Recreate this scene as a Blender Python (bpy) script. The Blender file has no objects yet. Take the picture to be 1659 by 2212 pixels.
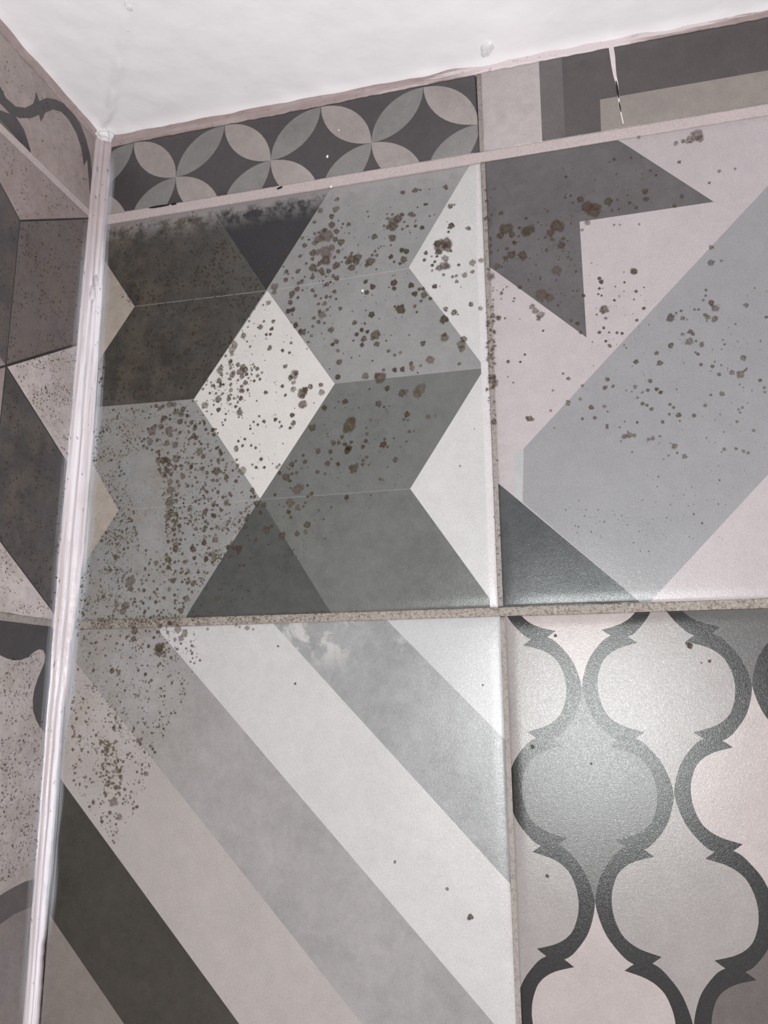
import bpy, math, random
from mathutils import Vector, Matrix, noise
from mathutils.geometry import delaunay_2d_cdt
random.seed(7)
S = bpy.context.scene
COL = S.collection

# ------------------------------------------------------------------ camera
# back wall = plane y 0 (room at y<0), left wall = plane x 0 (room at x>0), z up, metres
F_PX, CX, CY = 1721.94, 829.5, 1106.0
RV = Vector((1.3391607159, 0.1588013874, -0.2122085755))
CAM = Vector((0.27731605, -0.38450997, -0.03838443))
RW = Matrix.Rotation(RV.length, 3, RV.normalized())     # world -> lens axes (x right, y down, z forward)
ZC = 0.3075                                             # ceiling height
cam_d = bpy.data.cameras.new('camera')
cam = bpy.data.objects.new('camera', cam_d)
COL.objects.link(cam)
cam_d.sensor_fit = 'VERTICAL'
cam_d.sensor_height = 36.0
cam_d.lens = 36.0 * F_PX / 2212.0
cam_d.clip_start = 0.005
M3 = RW.transposed() @ Matrix(((1, 0, 0), (0, -1, 0), (0, 0, -1)))
cam.matrix_world = Matrix.Translation(CAM) @ M3.to_4x4()
S.camera = cam

# ------------------------------------------------------------------ light and exposure
w = bpy.data.worlds.new('world')
S.world = w
w.use_nodes = True
bg = w.node_tree.nodes['Background']
bg.inputs['Color'].default_value = (1.0, 0.915, 0.95, 1)
bg.inputs['Strength'].default_value = 0.58
fl_d = bpy.data.lights.new('phone_flash', 'POINT')
fl_d.energy = 4.9
fl_d.color = (0.95, 1.0, 0.985)
fl_d.shadow_soft_size = 0.006
fl = bpy.data.objects.new('phone_flash', fl_d)
COL.objects.link(fl)
fl.location = CAM + Vector((0.0, 0.0, -0.026))
S.view_settings.view_transform = 'Standard'
S.view_settings.look = 'None'
S.view_settings.gamma = 1.0
S.view_settings.use_curve_mapping = False
S.view_settings.exposure = 0.26

# ------------------------------------------------------------------ helpers
def ray(x, y):
    return RW.transposed() @ Vector(((x - CX) / F_PX, (y - CY) / F_PX, 1.0))
def on_back(x, y):                                      # (x, z) on the back wall
    d = ray(x, y); t = (0 - CAM.y) / d.y; q = CAM + d * t; return (q.x, q.z)
def on_left(x, y):                                      # (y, z) on the left wall
    d = ray(x, y); t = (0 - CAM.x) / d.x; q = CAM + d * t; return (q.y, q.z)
def on_ceil(x, y):
    d = ray(x, y); t = (ZC - CAM.z) / d.z; q = CAM + d * t; return (q.x, q.y)
def back3(a, b, h): return Vector((a, -h, b))           # h = height above the wall face
def left3(a, b, h): return Vector((h, a, b))
def ceil3(a, b, h): return Vector((a, b, ZC - h))

def tag(o, label=None, cat=None, group=None, kind=None):
    if label: o['label'] = label
    if cat: o['category'] = cat
    if group: o['group'] = group
    if kind: o['kind'] = kind
    return o

def mesh_obj(name, verts, faces, mats, midx=None, smooth=True, parent=None, recenter=True):
    me = bpy.data.meshes.new(name)
    c = Vector((0, 0, 0))
    if recenter and verts:
        for v in verts: c += Vector(v)
        c /= len(verts)
    if parent is not None: c = Vector((0, 0, 0)) + parent.location
    me.from_pydata([tuple(Vector(v) - c) for v in verts], [], faces)
    for m in mats: me.materials.append(m)
    if midx: me.polygons.foreach_set('material_index', midx)
    me.polygons.foreach_set('use_smooth', [smooth] * len(me.polygons))
    me.update()
    o = bpy.data.objects.new(name, me)
    COL.objects.link(o)
    if parent is not None: o.parent = parent
    else: o.location = c
    return o

def lin(c):
    return tuple(((v / 255) / 12.92 if v / 255 <= 0.04045 else ((v / 255 + 0.055) / 1.055) ** 2.4) for v in c)

class NB:
    def __init__(s, name):
        s.m = bpy.data.materials.new(name); s.m.use_nodes = True
        s.t = s.m.node_tree; s.n = s.t.nodes; s.b = s.n['Principled BSDF']
        g = s.n.new('ShaderNodeNewGeometry'); s.pos = g.outputs['Position']
        s.sep = s.n.new('ShaderNodeSeparateXYZ'); s.l(s.pos, s.sep.inputs[0])
        s.x, s.y, s.z = s.sep.outputs
    def l(s, a, b): s.t.links.new(a, b)
    def put(s, v, sock):
        if isinstance(v, (int, float)): sock.default_value = v
        elif isinstance(v, tuple): sock.default_value = (*v, 1) if len(v) == 3 else v
        else: s.l(v, sock)
    def math(s, op, a, b=0.0, clamp=False):
        n = s.n.new('ShaderNodeMath'); n.operation = op; n.use_clamp = clamp
        s.put(a, n.inputs[0]); s.put(b, n.inputs[1]); return n.outputs[0]
    def rng(s, v, a, b, c=0.0, d=1.0, smooth=True):
        n = s.n.new('ShaderNodeMapRange'); n.interpolation_type = 'SMOOTHSTEP' if smooth else 'LINEAR'
        s.put(v, n.inputs['Value'])
        for k, q in zip(('From Min', 'From Max', 'To Min', 'To Max'), (a, b, c, d)): n.inputs[k].default_value = q
        return n.outputs[0]
    def noise(s, scale, detail=2.0, rough=0.5, off=0.0, stretch=None, dist=0.0):
        mp = s.n.new('ShaderNodeMapping'); s.l(s.pos, mp.inputs['Vector'])
        mp.inputs['Location'].default_value = (off, off * 1.7, off * 0.6)
        if stretch: mp.inputs['Scale'].default_value = stretch
        n = s.n.new('ShaderNodeTexNoise'); s.l(mp.outputs[0], n.inputs['Vector'])
        n.inputs['Scale'].default_value = scale; n.inputs['Detail'].default_value = detail
        n.inputs['Roughness'].default_value = rough; n.inputs['Distortion'].default_value = dist
        return n.outputs['Fac']
    def mix(s, f, a, b, mode='MIX'):
        n = s.n.new('ShaderNodeMix'); n.data_type = 'RGBA'; n.blend_type = mode
        s.put(f, n.inputs[0]); s.put(a, n.inputs[6]); s.put(b, n.inputs[7]); return n.outputs[2]
    def bump(s, h, strength, dist=0.001, normal=None):
        n = s.n.new('ShaderNodeBump'); n.inputs['Strength'].default_value = strength
        n.inputs['Distance'].default_value = dist; s.put(h, n.inputs['Height'])
        if normal is not None: s.l(normal, n.inputs['Normal'])
        return n.outputs[0]

K_ALB = 0.67
_tm = {}
def tile_mat(name, rgb, mottle=0.10, dirt=0.0, haze=0.0, wear=0.0, seed=0.0, side='b', rough=0.235):
    """cement-look printed porcelain; rgb = print colour"""
    if name in _tm: return _tm[name]
    s = NB(name)
    c = tuple(v * K_ALB for v in lin(rgb))
    big = s.noise(24, 4, 0.6, seed + 3.1)
    fine = s.noise(160, 5, 0.7, seed + 9.7, dist=0.4)
    grain = s.noise(1250, 3, 0.8, seed)
    v = s.math('MULTIPLY', s.math('SUBTRACT', big, 0.5), 4.5 * mottle)
    v = s.math('ADD', v, s.math('MULTIPLY', s.math('SUBTRACT', fine, 0.5), 5.0 * mottle))
    v = s.math('ADD', v, s.math('MULTIPLY', s.math('SUBTRACT', grain, 0.5), 0.62))
    v = s.math('ADD', v, 1.0)
    vm = s.n.new('ShaderNodeVectorMath'); vm.operation = 'SCALE'
    vm.inputs[0].default_value = c; s.l(v, vm.inputs['Scale'])
    col = vm.outputs[0]
    if wear:                                            # pale worn print, patches
        wn = s.rng(s.noise(70, 6, 0.72, seed + 5.5, dist=0.5), 0.44, 0.58)
        wb = s.math('MULTIPLY', s.rng(s.z, -0.030, -0.012), s.rng(s.noise(30, 2, 0.5, seed + 2.2), 0.40, 0.60))
        col = s.mix(s.math('MULTIPLY', s.math('MULTIPLY', wn, wb), wear), col, lin((196, 190, 188)))
    if haze:                                            # lime film along the top edge of the tile under the joint
        hz = s.rng(s.z, 0.225, 0.245)
        hn = s.rng(s.noise(120, 5, 0.7, seed + 1.5), 0.42, 0.6)
        edge = s.rng(s.z, 0.2385, 0.2445)
        f = s.math('MULTIPLY', s.math('ADD', s.math('MULTIPLY', hz, hn), edge, True), haze)
        col = s.mix(f, col, lin((165, 158, 158)))
    if dirt:
        m1 = s.rng(s.noise(620, 2, 0.6, seed + 4.4), 0.60, 0.68)
        m2 = s.rng(s.noise(1100, 1, 0.5, seed + 6.4), 0.60, 0.70)
        dens = s.rng(s.noise(30, 3, 0.6, seed + 8.8), 0.30, 0.60)
        ax = s.rng(s.x, 0.03, 0.115, 1.0, 0.0) if side == 'b' else 1.0
        if side == 'b':
            ax = s.math('MULTIPLY', ax, s.rng(s.z, -0.115, -0.05))
        f = s.math('MULTIPLY', s.math('ADD', s.math('MULTIPLY', m1, 0.75), s.math('MULTIPLY', m2, 0.5), True), dens)
        f = s.math('MULTIPLY', f, ax)
        col = s.mix(s.math('MULTIPLY', f, dirt), col, lin((78, 68, 60)))
        film = s.math('MULTIPLY', s.math('MULTIPLY', ax, s.rng(s.noise(45, 4, 0.65, seed + 12), 0.42, 0.66)), 0.4 * dirt)
        col = s.mix(film, col, lin((122, 108, 90)))
    s.l(col, s.b.inputs['Base Color'])
    rr = s.rng(s.noise(900, 2, 0.6, seed + 2), 0.3, 0.7, rough - 0.05, rough + 0.07, False)
    s.l(rr, s.b.inputs['Roughness'])
    s.b.inputs['Specular IOR Level'].default_value = 0.5
    b1 = s.bump(s.noise(2300, 2, 0.7, seed + 1), 0.30, 0.0003)
    b2 = s.bump(s.noise(600, 2, 0.5, seed + 7), 0.05, 0.0008, b1)
    s.l(b2, s.b.inputs['Normal'])
    _tm[name] = s.m
    return s.m

def inside(p, poly):
    x, y = p; r = False; n = len(poly); j = n - 1
    for i in range(n):
        xi, yi = poly[i]; xj, yj = poly[j]
        if (yi > y) != (yj > y) and x < (xj - xi) * (y - yi) / (yj - yi) + xi: r = not r
        j = i
    return r

def area2(poly):
    return sum(poly[i][0] * poly[(i + 1) % len(poly)][1] - poly[(i + 1) % len(poly)][0] * poly[i][1] for i in range(len(poly)))

def inset_quad(q, d):
    """q counter-clockwise convex polygon, moved inwards by d"""
    n = len(q); lines = []
    for i in range(n):
        a = Vector(q[i]); b = Vector(q[(i + 1) % n]); t = (b - a).normalized(); nn = Vector((-t.y, t.x))
        lines.append((a + nn * d, t))
    out = []
    for i in range(n):
        p, t = lines[i - 1]; q2, u = lines[i]
        den = t.x * u.y - t.y * u.x; r = q2 - p
        k = (r.x * u.y - r.y * u.x) / den
        out.append(tuple(p + t * k))
    return out

RINGS = [(0.0, -0.00115), (0.0004, -0.00075), (0.0009, -0.00052), (0.0015, -0.00040), (0.0030, -0.00018), (0.0045, -0.00005), (0.0060, 0.0)]
def build_tile(label, outline, regions, base, to3, edges_soft=1.0, name='ceramic_tile'):
    """one printed tile: top face cut exactly along the printed motif, pillowed edge, 6 mm body"""
    if area2(outline) < 0: outline = outline[::-1]
    V, Eg = [], []
    def add_poly(poly, step=None):
        i0 = len(V); pts = []
        for i in range(len(poly)):
            a = Vector(poly[i]); b = Vector(poly[(i + 1) % len(poly)])
            k = 1 if not step else max(1, int((b - a).length / step))
            for j in range(k): pts.append(tuple(a.lerp(b, j / k)))
        V.extend(Vector(p) for p in pts)
        for i in range(len(pts)): Eg.append((i0 + i, i0 + (i + 1) % len(pts)))
    for d, h in RINGS: add_poly(inset_quad(outline, d), 0.012)
    for poly, _ in regions: add_poly(poly)
    xs = [p[0] for p in outline]; ys = [p[1] for p in outline]
    a = min(xs) + 0.01
    while a < max(xs):
        b = min(ys) + 0.01
        while b < max(ys):
            if inside((a, b), inset_quad(outline, 0.0068)): V.append(Vector((a, b)))
            b += 0.02
        a += 0.02
    r = delaunay_2d_cdt(V, Eg, [], 0, 1e-6)
    vs, fs = r[0], r[2]
    mats = [base]; idx = {base.name: 0}
    for _, m in regions:
        if m.name not in idx: idx[m.name] = len(mats); mats.append(m)
    def height(p):
        d = 1e9
        for i in range(len(outline)):
            a = Vector(outline[i]); b = Vector(outline[(i + 1) % len(outline)]); t = (b - a).normalized()
            d = min(d, (p.x - a.x) * (-t.y) + (p.y - a.y) * t.x)
        d = max(d, 0)
        for (d0, h0), (d1, h1) in zip(RINGS, RINGS[1:]):
            if d <= d1: return h0 + (h1 - h0) * (d - d0) / (d1 - d0)
        return 0.0
    faces, mi = [], []
    big = [(p[0], p[1]) for p in inset_quad(outline, -1e-6)]
    for f in fs:
        c = sum((vs[i] for i in f), Vector((0, 0))) / len(f)
        if not inside((c.x, c.y), big): continue
        k = 0
        for poly, m in regions:
            if inside((c.x, c.y), poly): k = idx[m.name]
        faces.append(list(f)); mi.append(k)
    used = sorted({i for f in faces for i in f}); rem = {o: n for n, o in enumerate(used)}
    verts = [to3(vs[i].x, vs[i].y, height(vs[i])) for i in used]
    faces = [[rem[i] for i in f] for f in faces]
    # orientation
    f = faces[0]; nrm = (verts[f[1]] - verts[f[0]]).cross(verts[f[2]] - verts[f[0]])
    up = to3(0, 0, 1) - to3(0, 0, 0)
    if nrm.dot(up) < 0: faces = [f[::-1] for f in faces]
    # body sides
    body = len(mats); mats.append(M_BODY)
    o = inset_quad(outline, 0); n0 = len(verts)
    for p in o: verts.append(to3(p[0], p[1], -0.00115))
    for p in o: verts.append(to3(p[0], p[1], -0.0055))
    n = len(o)
    for i in range(n):
        faces.append([n0 + i, n0 + (i + 1) % n, n0 + n + (i + 1) % n, n0 + n + i]); mi.append(body)
    faces.append([n0 + n + i for i in range(n)]); mi.append(body)
    ob = mesh_obj(name, verts, faces, mats, mi)
    tag(ob, label, 'tile')
    return ob

s = NB('tile_body'); s.b.inputs['Base Color'].default_value = (0.35, 0.31, 0.28, 1); s.b.inputs['Roughness'].default_value = 0.8
M_BODY = s.m

B = lambda pts: [on_back(*p) for p in pts]
L = lambda pts: [on_left(*p) for p in pts]

# ------------------------------------------------------------------ structure: wall beds and ceiling
def box_obj(name, lo, hi, mat):
    x0, y0, z0 = lo; x1, y1, z1 = hi
    v = [(x0, y0, z0), (x1, y0, z0), (x1, y1, z0), (x0, y1, z0), (x0, y0, z1), (x1, y0, z1), (x1, y1, z1), (x0, y1, z1)]
    f = [(0, 3, 2, 1), (4, 5, 6, 7), (0, 1, 5, 4), (1, 2, 6, 5), (2, 3, 7, 6), (3, 0, 4, 7)]
    return mesh_obj(name, v, f, [mat], smooth=False)
s = NB('mortar'); s.l(s.mix(s.noise(300, 4), lin((95, 86, 80)), lin((135, 124, 118))), s.b.inputs['Base Color'])
s.b.inputs['Roughness'].default_value = 0.95
M_MORTAR = s.m
tag(box_obj('wall_back', (-0.03, 0.0056, -0.30), (0.53, 0.03, 0.3150), M_MORTAR), kind='structure')
tag(box_obj('wall_left', (-0.03, -0.30, -0.30), (-0.0056, 0.0056, 0.3150), M_MORTAR), kind='structure')

s = NB('ceiling_gloss_paint')
n1 = s.noise(14, 3, 0.5); n2 = s.noise(90, 3, 0.6, 3)
s.l(s.mix(n1, (0.93, 0.91, 0.925), (0.96, 0.94, 0.955)), s.b.inputs['Base Color'])
s.b.inputs['Roughness'].default_value = 0.32
s.l(s.bump(s.noise(260, 3, 0.6), 0.18, 0.0006, s.bump(s.noise(30, 3, 0.55, 5), 0.35, 0.003)), s.b.inputs['Normal'])
M_PAINT = s.m

def edge_fn(pts):
    """piecewise linear through (a, b) points sorted by a"""
    def f(a):
        if a <= pts[0][0]: return pts[0][1]
        for (a0, b0), (a1, b1) in zip(pts, pts[1:]):
            if a <= a1: return b0 + (b1 - b0) * (a - a0) / (a1 - a0)
        return pts[-1][1]
    return f

# painted ceiling: relief grid with a low taped ridge running out of the corner
rid = [on_ceil(*p) for p in [(215, 285), (238, 235), (247, 180), (262, 110), (272, 40), (285, -30), (300, -120)]]
def ridge(p):
    d = 1e9
    for i in range(len(rid) - 1):
        a = Vector(rid[i]); b = Vector(rid[i + 1]); ab = b - a
        t = max(0, min(1, (p - a).dot(ab) / ab.length_squared)); d = min(d, (p - a - ab * t).length)
    return d
NX, NY = 200, 150
xs = [-0.004 + 0.50 * (i / NX) ** 1.15 for i in range(NX + 1)]
ys = [0.004 - 0.30 * (j / NY) ** 1.15 for j in range(NY + 1)]
verts, faces = [], []
for j, y in enumerate(ys):
    for i, x in enumerate(xs):
        p = Vector((x, y))
        h = 0.0007 * noise.noise(Vector((x * 22, y * 22, 1))) + 0.00035 * noise.noise(Vector((x * 75, y * 75, 4)))
        d = ridge(p)
        h += 0.0034 * math.exp(-(d / 0.0017) ** 2) * (0.85 + 0.3 * noise.noise(Vector((x * 90, y * 90, 2)))) * min(1, max(0.15, 1.2 - p.length / 0.14))
        edge = min(-y, x)                               # thick paint lip at the wall
        h += 0.0011 * math.exp(-(edge / 0.004) ** 2) * (0.8 + 0.8 * noise.noise(Vector((x * 60, y * 60, 8))))
        verts.append(ceil3(x, y, h))
for j in range(NY):
    for i in range(NX):
        a = j * (NX + 1) + i; faces.append((a, a + 1, a + NX + 2, a + NX + 1))
n0 = len(verts)
verts += [Vector((xs[0], ys[0], ZC + 0.008)), Vector((xs[-1], ys[0], ZC + 0.008)), Vector((xs[-1], ys[-1], ZC + 0.008)), Vector((xs[0], ys[-1], ZC + 0.008))]
faces.append((n0, n0 + 3, n0 + 2, n0 + 1))
c0, c1, c2, c3 = 0, NX, (NX + 1) * (NY + 1) - 1, (NX + 1) * NY
faces += [tuple([n0, n0 + 1] + [NX - i for i in range(NX + 1)]),
          tuple([n0 + 1, n0 + 2] + [(NX + 1) * (NY + 1) - 1 - (NX + 1) * k for k in range(NY + 1)]),
          tuple([n0 + 2, n0 + 3] + [(NX + 1) * NY + i for i in range(NX + 1)]),
          tuple([n0 + 3, n0] + [(NX + 1) * k for k in range(NY + 1)])]
faces = [tuple(reversed(f)) if k < NX * NY else f for k, f in enumerate(faces)]
tag(mesh_obj('ceiling', verts, faces, [M_PAINT]), kind='structure')

# ------------------------------------------------------------------ tiles of the back wall
XE = 0.4885                                             # right edge of the second tile column
# petal tile, cut strip under the ceiling
mA_d = tile_mat('print_charcoal_petal', (82, 77, 79), 0.10, seed=1)
mA_l = tile_mat('print_pale_petal', (180, 170, 166), 0.10, seed=2)
mA_g = tile_mat('print_grey_petal', (148, 145, 144), 0.10, seed=3)
a = 0.0307
def lens(p, q, k=0.4142):
    p = Vector(p); q = Vector(q); m = (p + q) / 2; t = q - p; n = Vector((-t.y, t.x)); out = []
    # arcs of a quarter circle: sagitta = (sqrt2-1)/2 of the chord
    R_ = t.length / math.sqrt(2)
    for sgn in (1, -1):
        c = m - n.normalized() * sgn * R_ * math.cos(math.pi / 4)
        p0, p1 = (p, q) if sgn == 1 else (q, p)
        a0 = math.atan2(p0.y - c.y, p0.x - c.x); a1 = math.atan2(p1.y - c.y, p1.x - c.x)
        da = (a1 - a0 + math.pi) % (2 * math.pi) - math.pi
        for i in range(12): out.append(tuple(c + Vector((math.cos(a0 + da * i / 12), math.sin(a0 + da * i / 12))) * R_))
    return out
regs = []
x0, z0 = 0.0528, 0.2697
for i in range(-1, 4):
    cx_, cz_ = x0 + 2 * a * 1.003 * i, z0
    for dx, dz, m in ((-1, 1, mA_l), (1, 1, mA_g), (-1, -1, mA_g), (1, -1, mA_l)):
        regs.append((lens((cx_, cz_), (cx_ + dx * a, cz_ + dz * a)), m))
def clip(poly, xmin, xmax, zmin, zmax):
    for ax, lim, s_ in ((0, xmin, 1), (0, xmax, -1), (1, zmin, 1), (1, zmax, -1)):
        out = []
        for i in range(len(poly)):
            p, q = poly[i - 1], poly[i]
            ip = (p[ax] - lim) * s_ >= 0; iq = (q[ax] - lim) * s_ >= 0
            if ip != iq:
                t = (lim - p[ax]) / (q[ax] - p[ax]); out.append(tuple(p[k] + (q[k] - p[k]) * t for k in (0, 1)))
            if iq: out.append(q)
        poly = out
        if len(poly) < 3: return None
    return poly
def clip_regs(regs, *b):
    out = []
    for p, m in regs:
        c = clip(list(p), *b)
        if c and abs(area2(c)) > 1e-8: out.append((c, m))
    return out
build_tile('cut strip of charcoal tile with pale and grey four-petal flowers under the ceiling',
           [(0.0045, 0.2521), (0.2372, 0.2521), (0.2364, 0.3028), (0.0045, 0.3010)],
           clip_regs(regs, 0.0045, 0.2373, 0.2521, 0.303), mA_d, back3)

# cracked top right tile
mB_d = tile_mat('print_plum_grey', (92, 85, 85), 0.10, seed=4)
mB_l = tile_mat('print_pale_block', (202, 192, 191), 0.10, seed=5)
mB_m = tile_mat('print_mid_block', (161, 152, 146), 0.08, seed=6)
mB_s = tile_mat('print_faded_plum', (112, 105, 106), 0.10, seed=6.5)
tB = build_tile('cracked charcoal and pale grey block tile right of the flower strip',
           [(0.2395, 0.2521), (XE, 0.2521), (XE, 0.3045), (0.2395, 0.3035)],
           [(B([(1030, 120), (1163, 100), (1172, 310), (1035, 340)]), mB_l),
            (B([(1163, 110), (1212, 100), (1222, 310), (1172, 320)]), mB_s),
            (B([(1296, 215), (1659, 152), (1900, 108), (1900, 200), (1659, 260), (1300, 330)]), mB_m)],
           mB_d, back3)

# chevron tile
D_DW = tile_mat('print_dark_warm', (77, 75, 72), 0.24, dirt=0.6, haze=0.55, seed=10)
D_VD = tile_mat('print_near_black', (44, 43, 46), 0.14, haze=0.55, seed=11)
D_C = tile_mat('print_cream', (230, 226, 222), 0.04, dirt=0.10, seed=12)
D_GR = tile_mat('print_cool_grey', (154, 152, 152), 0.08, haze=0.30, seed=13)
D_GL = tile_mat('print_left_grey', (158, 157, 156), 0.09, dirt=0.75, seed=14)
D_DU = tile_mat('print_dark_cool', (114, 115, 113), 0.10, seed=15)
D_DL = tile_mat('print_slate', (110, 111, 108), 0.14, seed=16)
D_TB = tile_mat('print_dark_triangle', (82, 84, 82), 0.16, seed=17)
D_LR = tile_mat('print_off_white', (214, 212, 211), 0.05, haze=0.15, seed=18)
D_LL = tile_mat('print_stained_cream', (190, 178, 167), 0.10, dirt=0.35, seed=19)
D_WS = tile_mat('print_whitish_edge', (226, 220, 221), 0.03, seed=22)
D_LINE = tile_mat('print_hairline', (140, 138, 136), 0.10, dirt=0.3, seed=20)
def hair(p, q, w=1.6):
    return B([(p[0], p[1] - w / 2), (q[0], q[1] - w / 2), (q[0], q[1] + w / 2), (p[0], p[1] + w / 2)])
D_regs = [
    (B([(150, 470), (454, 446), (575, 627), (419, 862), (202, 880), (150, 885)]), D_DW),
    (B([(225, 445), (454, 446), (575, 627), (420, 700), (225, 600)]), D_DW),
    (B([(180, 493), (291, 662), (208, 787), (150, 870)]), D_LL),
    (B([(454, 446), (420, 395), (722, 380), (718, 402), (575, 627)]), D_VD),
    (B([(578, 627), (723, 829), (562, 1077), (419, 862)]), D_C),
    (B([(718, 404), (735, 378), (1030, 330), (1017, 352), (883, 578), (1048, 795), (723, 829), (577, 627)]), D_GR),
    (B([(1017, 352), (1030, 330), (1070, 330), (1066, 795), (1048, 795), (883, 578)]), D_LR),
    (B([(723, 829), (1047, 795), (886, 1055), (562, 1077)]), D_DU),
    (B([(562, 1077), (886, 1055), (1062, 1299), (1085, 1330), (718, 1335), (714, 1324)]), D_DL),
    (B([(562, 1077), (716, 1326), (725, 1350), (390, 1350), (399, 1335)]), D_TB),
    (B([(1047, 795), (1090, 730), (1110, 1360), (1062, 1299), (886, 1056)]), D_LR),
    ([(0.2338, 0.0022), (0.2376, 0.0022), (0.2376, 0.150), (0.2364, 0.2455), (0.2352, 0.2455), (0.2338, 0.19)], D_WS),
    (B([(202, 880), (419, 862), (562, 1077), (399, 1335), (388, 1352), (100, 1360), (100, 1340), (256, 1102), (195, 1005), (150, 930), (150, 885)]), D_GL),
    (B([(110, 850), (195, 992), (256, 1102), (180, 1222), (90, 1350)]), D_LL),
    (hair((291, 662), (575, 628)), D_LINE),
    (hair((577, 629), (883, 580)), tile_mat('print_hairline_pale', (172, 171, 174), 0.05, seed=21)),
    (hair((562, 1079), (886, 1056)), D_LINE),
    (hair((256, 1102), (562, 1079), 1.3), tile_mat('print_hairline_pale', (172, 171, 174), 0.05, seed=21)),
]
DB = (0.0060, 0.2376, 0.0022, 0.2455)
build_tile('tile with folded chevrons in black, grey and cream, covered with brown mould spots',
           [(DB[0], DB[2]), (DB[1], DB[2]), (DB[1], DB[3]), (DB[0], DB[3])], clip_regs(D_regs, *DB), D_GR, back3)

# arrow tile
E_L = tile_mat('print_blush_white', (199, 189, 191), 0.05, seed=30)
E_A = tile_mat('print_arrow_grey', (101, 96, 97), 0.14, seed=31)
E_G = tile_mat('print_band_grey', (160, 159, 161), 0.05, seed=32)
E_T = tile_mat('print_slate_triangle', (82, 85, 86), 0.18, seed=33)
E_W = tile_mat('print_rubbed_edge', (193, 192, 192), 0.07, seed=34)
EB = (0.2400, XE, 0.0022, 0.2460)
E_regs = [
    (B([(1030, 320), (1040, 346), (1326, 296), (1542, 436), (1252, 479), (1267, 729), (1056, 575), (1030, 556)]), E_A),
    (B([(2200, -180), (1659, 401), (1473, 600), (1131, 969), (1129, 1085), (1369, 1289), (1395, 1312), (1417, 1287), (1659, 1025), (2300, 330)]), E_G),
    (B([(1108, 972), (1131, 969), (1129, 1088), (1108, 1070)]), E_W),
    (B([(1040, 1013), (1073, 1041), (1369, 1289), (1400, 1316), (1040, 1330)]), E_T),
]
build_tile('pale tile with broad grey diagonal band, charcoal arrow and dark corner triangle',
           [(EB[0], EB[2]), (EB[1], EB[2]), (EB[1], EB[3]), (EB[0], EB[3])], clip_regs(E_regs, *EB), E_L, back3)

# diagonal stripe tile
F_W = tile_mat('print_white_corner', (200, 199, 200), 0.03, seed=40)
F_S1 = tile_mat('print_stripe_grey', (160, 160, 160), 0.13, wear=0.55, seed=41)
F_L1 = tile_mat('print_stripe_white', (211, 207, 207), 0.05, dirt=0.35, seed=42)
F_S2 = tile_mat('print_stripe_cool', (167, 163, 162), 0.10, dirt=0.55, seed=43)
F_L2 = tile_mat('print_stripe_cream', (188, 180, 177), 0.05, dirt=0.6, seed=44)
F_D = tile_mat('print_stripe_dark', (71, 67, 61), 0.16, seed=45)
F_C = tile_mat('print_corner_grey', (146, 136, 131), 0.09, dirt=0.15, seed=46)
FB = (0.0045, 0.2384, -0.2480, -0.0022)
X0 = -60
def along(p, q, y):                                    # point of the wall line through p,q at picture row y
    return (p[0] + (q[0] - p[0]) * (y - p[1]) / (q[1] - p[1]), y)
ln = [((834, 1338), (1069, 1576)), ((588, 1345), (1094, 1901)), ((345, 1365), (1065, 2209)),
      ((151, 1415), (780, 2209)), ((124, 1674), (500, 2189)), ((102, 1969), (268, 2212))]
def stripe(i, j):
    A, C_ = ln[i], ln[j]
    return B([along(*A, 1270), along(*A, 2560), along(*C_, 2560), along(*C_, 1270)])
F_regs = [(stripe(0, 1), F_S1), (stripe(1, 2), F_L1), (stripe(2, 3), F_S2), (stripe(3, 4), F_L2), (stripe(4, 5), F_D),
          (B([along(*ln[5], 1600), along(*ln[5], 2560), (-200, 2560), (-200, 1600)]), F_C)]
build_tile('tile with wide diagonal stripes in white, grey and charcoal',
           [(FB[0], FB[2]), (FB[1], FB[2]), (FB[1], FB[3]), (FB[0], FB[3])], clip_regs(F_regs, *FB), F_W, back3)

# arabesque lattice tile
G_L = tile_mat('print_lattice_ground', (162, 155, 153), 0.06, seed=50)
G_K = tile_mat('print_lattice_line', (42, 41, 40), 0.10, seed=51)
G_M = tile_mat('print_lattice_grey_cell', (104, 102, 101), 0.10, seed=52)
G_D = tile_mat('print_lattice_dark_cell', (110, 102, 100), 0.12, seed=53)
G_P = tile_mat('print_lattice_pink_cell', (190, 178, 176), 0.06, seed=54)
KS = [(-25.8, 19.6), (-21.6, 22.5), (-17.8, 24.0), (-12.3, 22.2), (-8.1, 18.3), (-4.2, 13.2), (-1.9, 8.0), (-0.5, 3.0), (-0.1, 0.0)]
KI = [(-21.5, 18.5), (-17.4, 17.2), (-13.4, 15.0), (-10.3, 11.9), (-8.4, 7.9), (-7.3, 4.0), (-6.95, 0.0)]
def dense(pts, n=3):
    out = []
    for i in range(len(pts) - 1):
        p0 = Vector(pts[max(i - 1, 0)]); p1 = Vector(pts[i]); p2 = Vector(pts[i + 1]); p3 = Vector(pts[min(i + 2, len(pts) - 1)])
        for k in range(n):
            t = k / n
            out.append(tuple(0.5 * ((2 * p1) + (p2 - p0) * t + (2 * p0 - 5 * p1 + 4 * p2 - p3) * t * t + (3 * p1 - p0 - 3 * p2 + p3) * t ** 3)))
    out.append(tuple(pts[-1])); return out
oS = dense(KS); iS = dense([KS[0]] + KI)
stroke = oS + [(x, -y) for x, y in oS[::-1][1:]] + [(x, -y) for x, y in iS[1:]] + iS[::-1][1:-1]
LX, LZ, PX_, PZ_ = 0.2744, -0.0358, 0.0723, 0.0910
def stroke_at(cx_, cz_, m): return [(cx_ + m * x / 1000, cz_ + y / 1000) for x, y in stroke]
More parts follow.
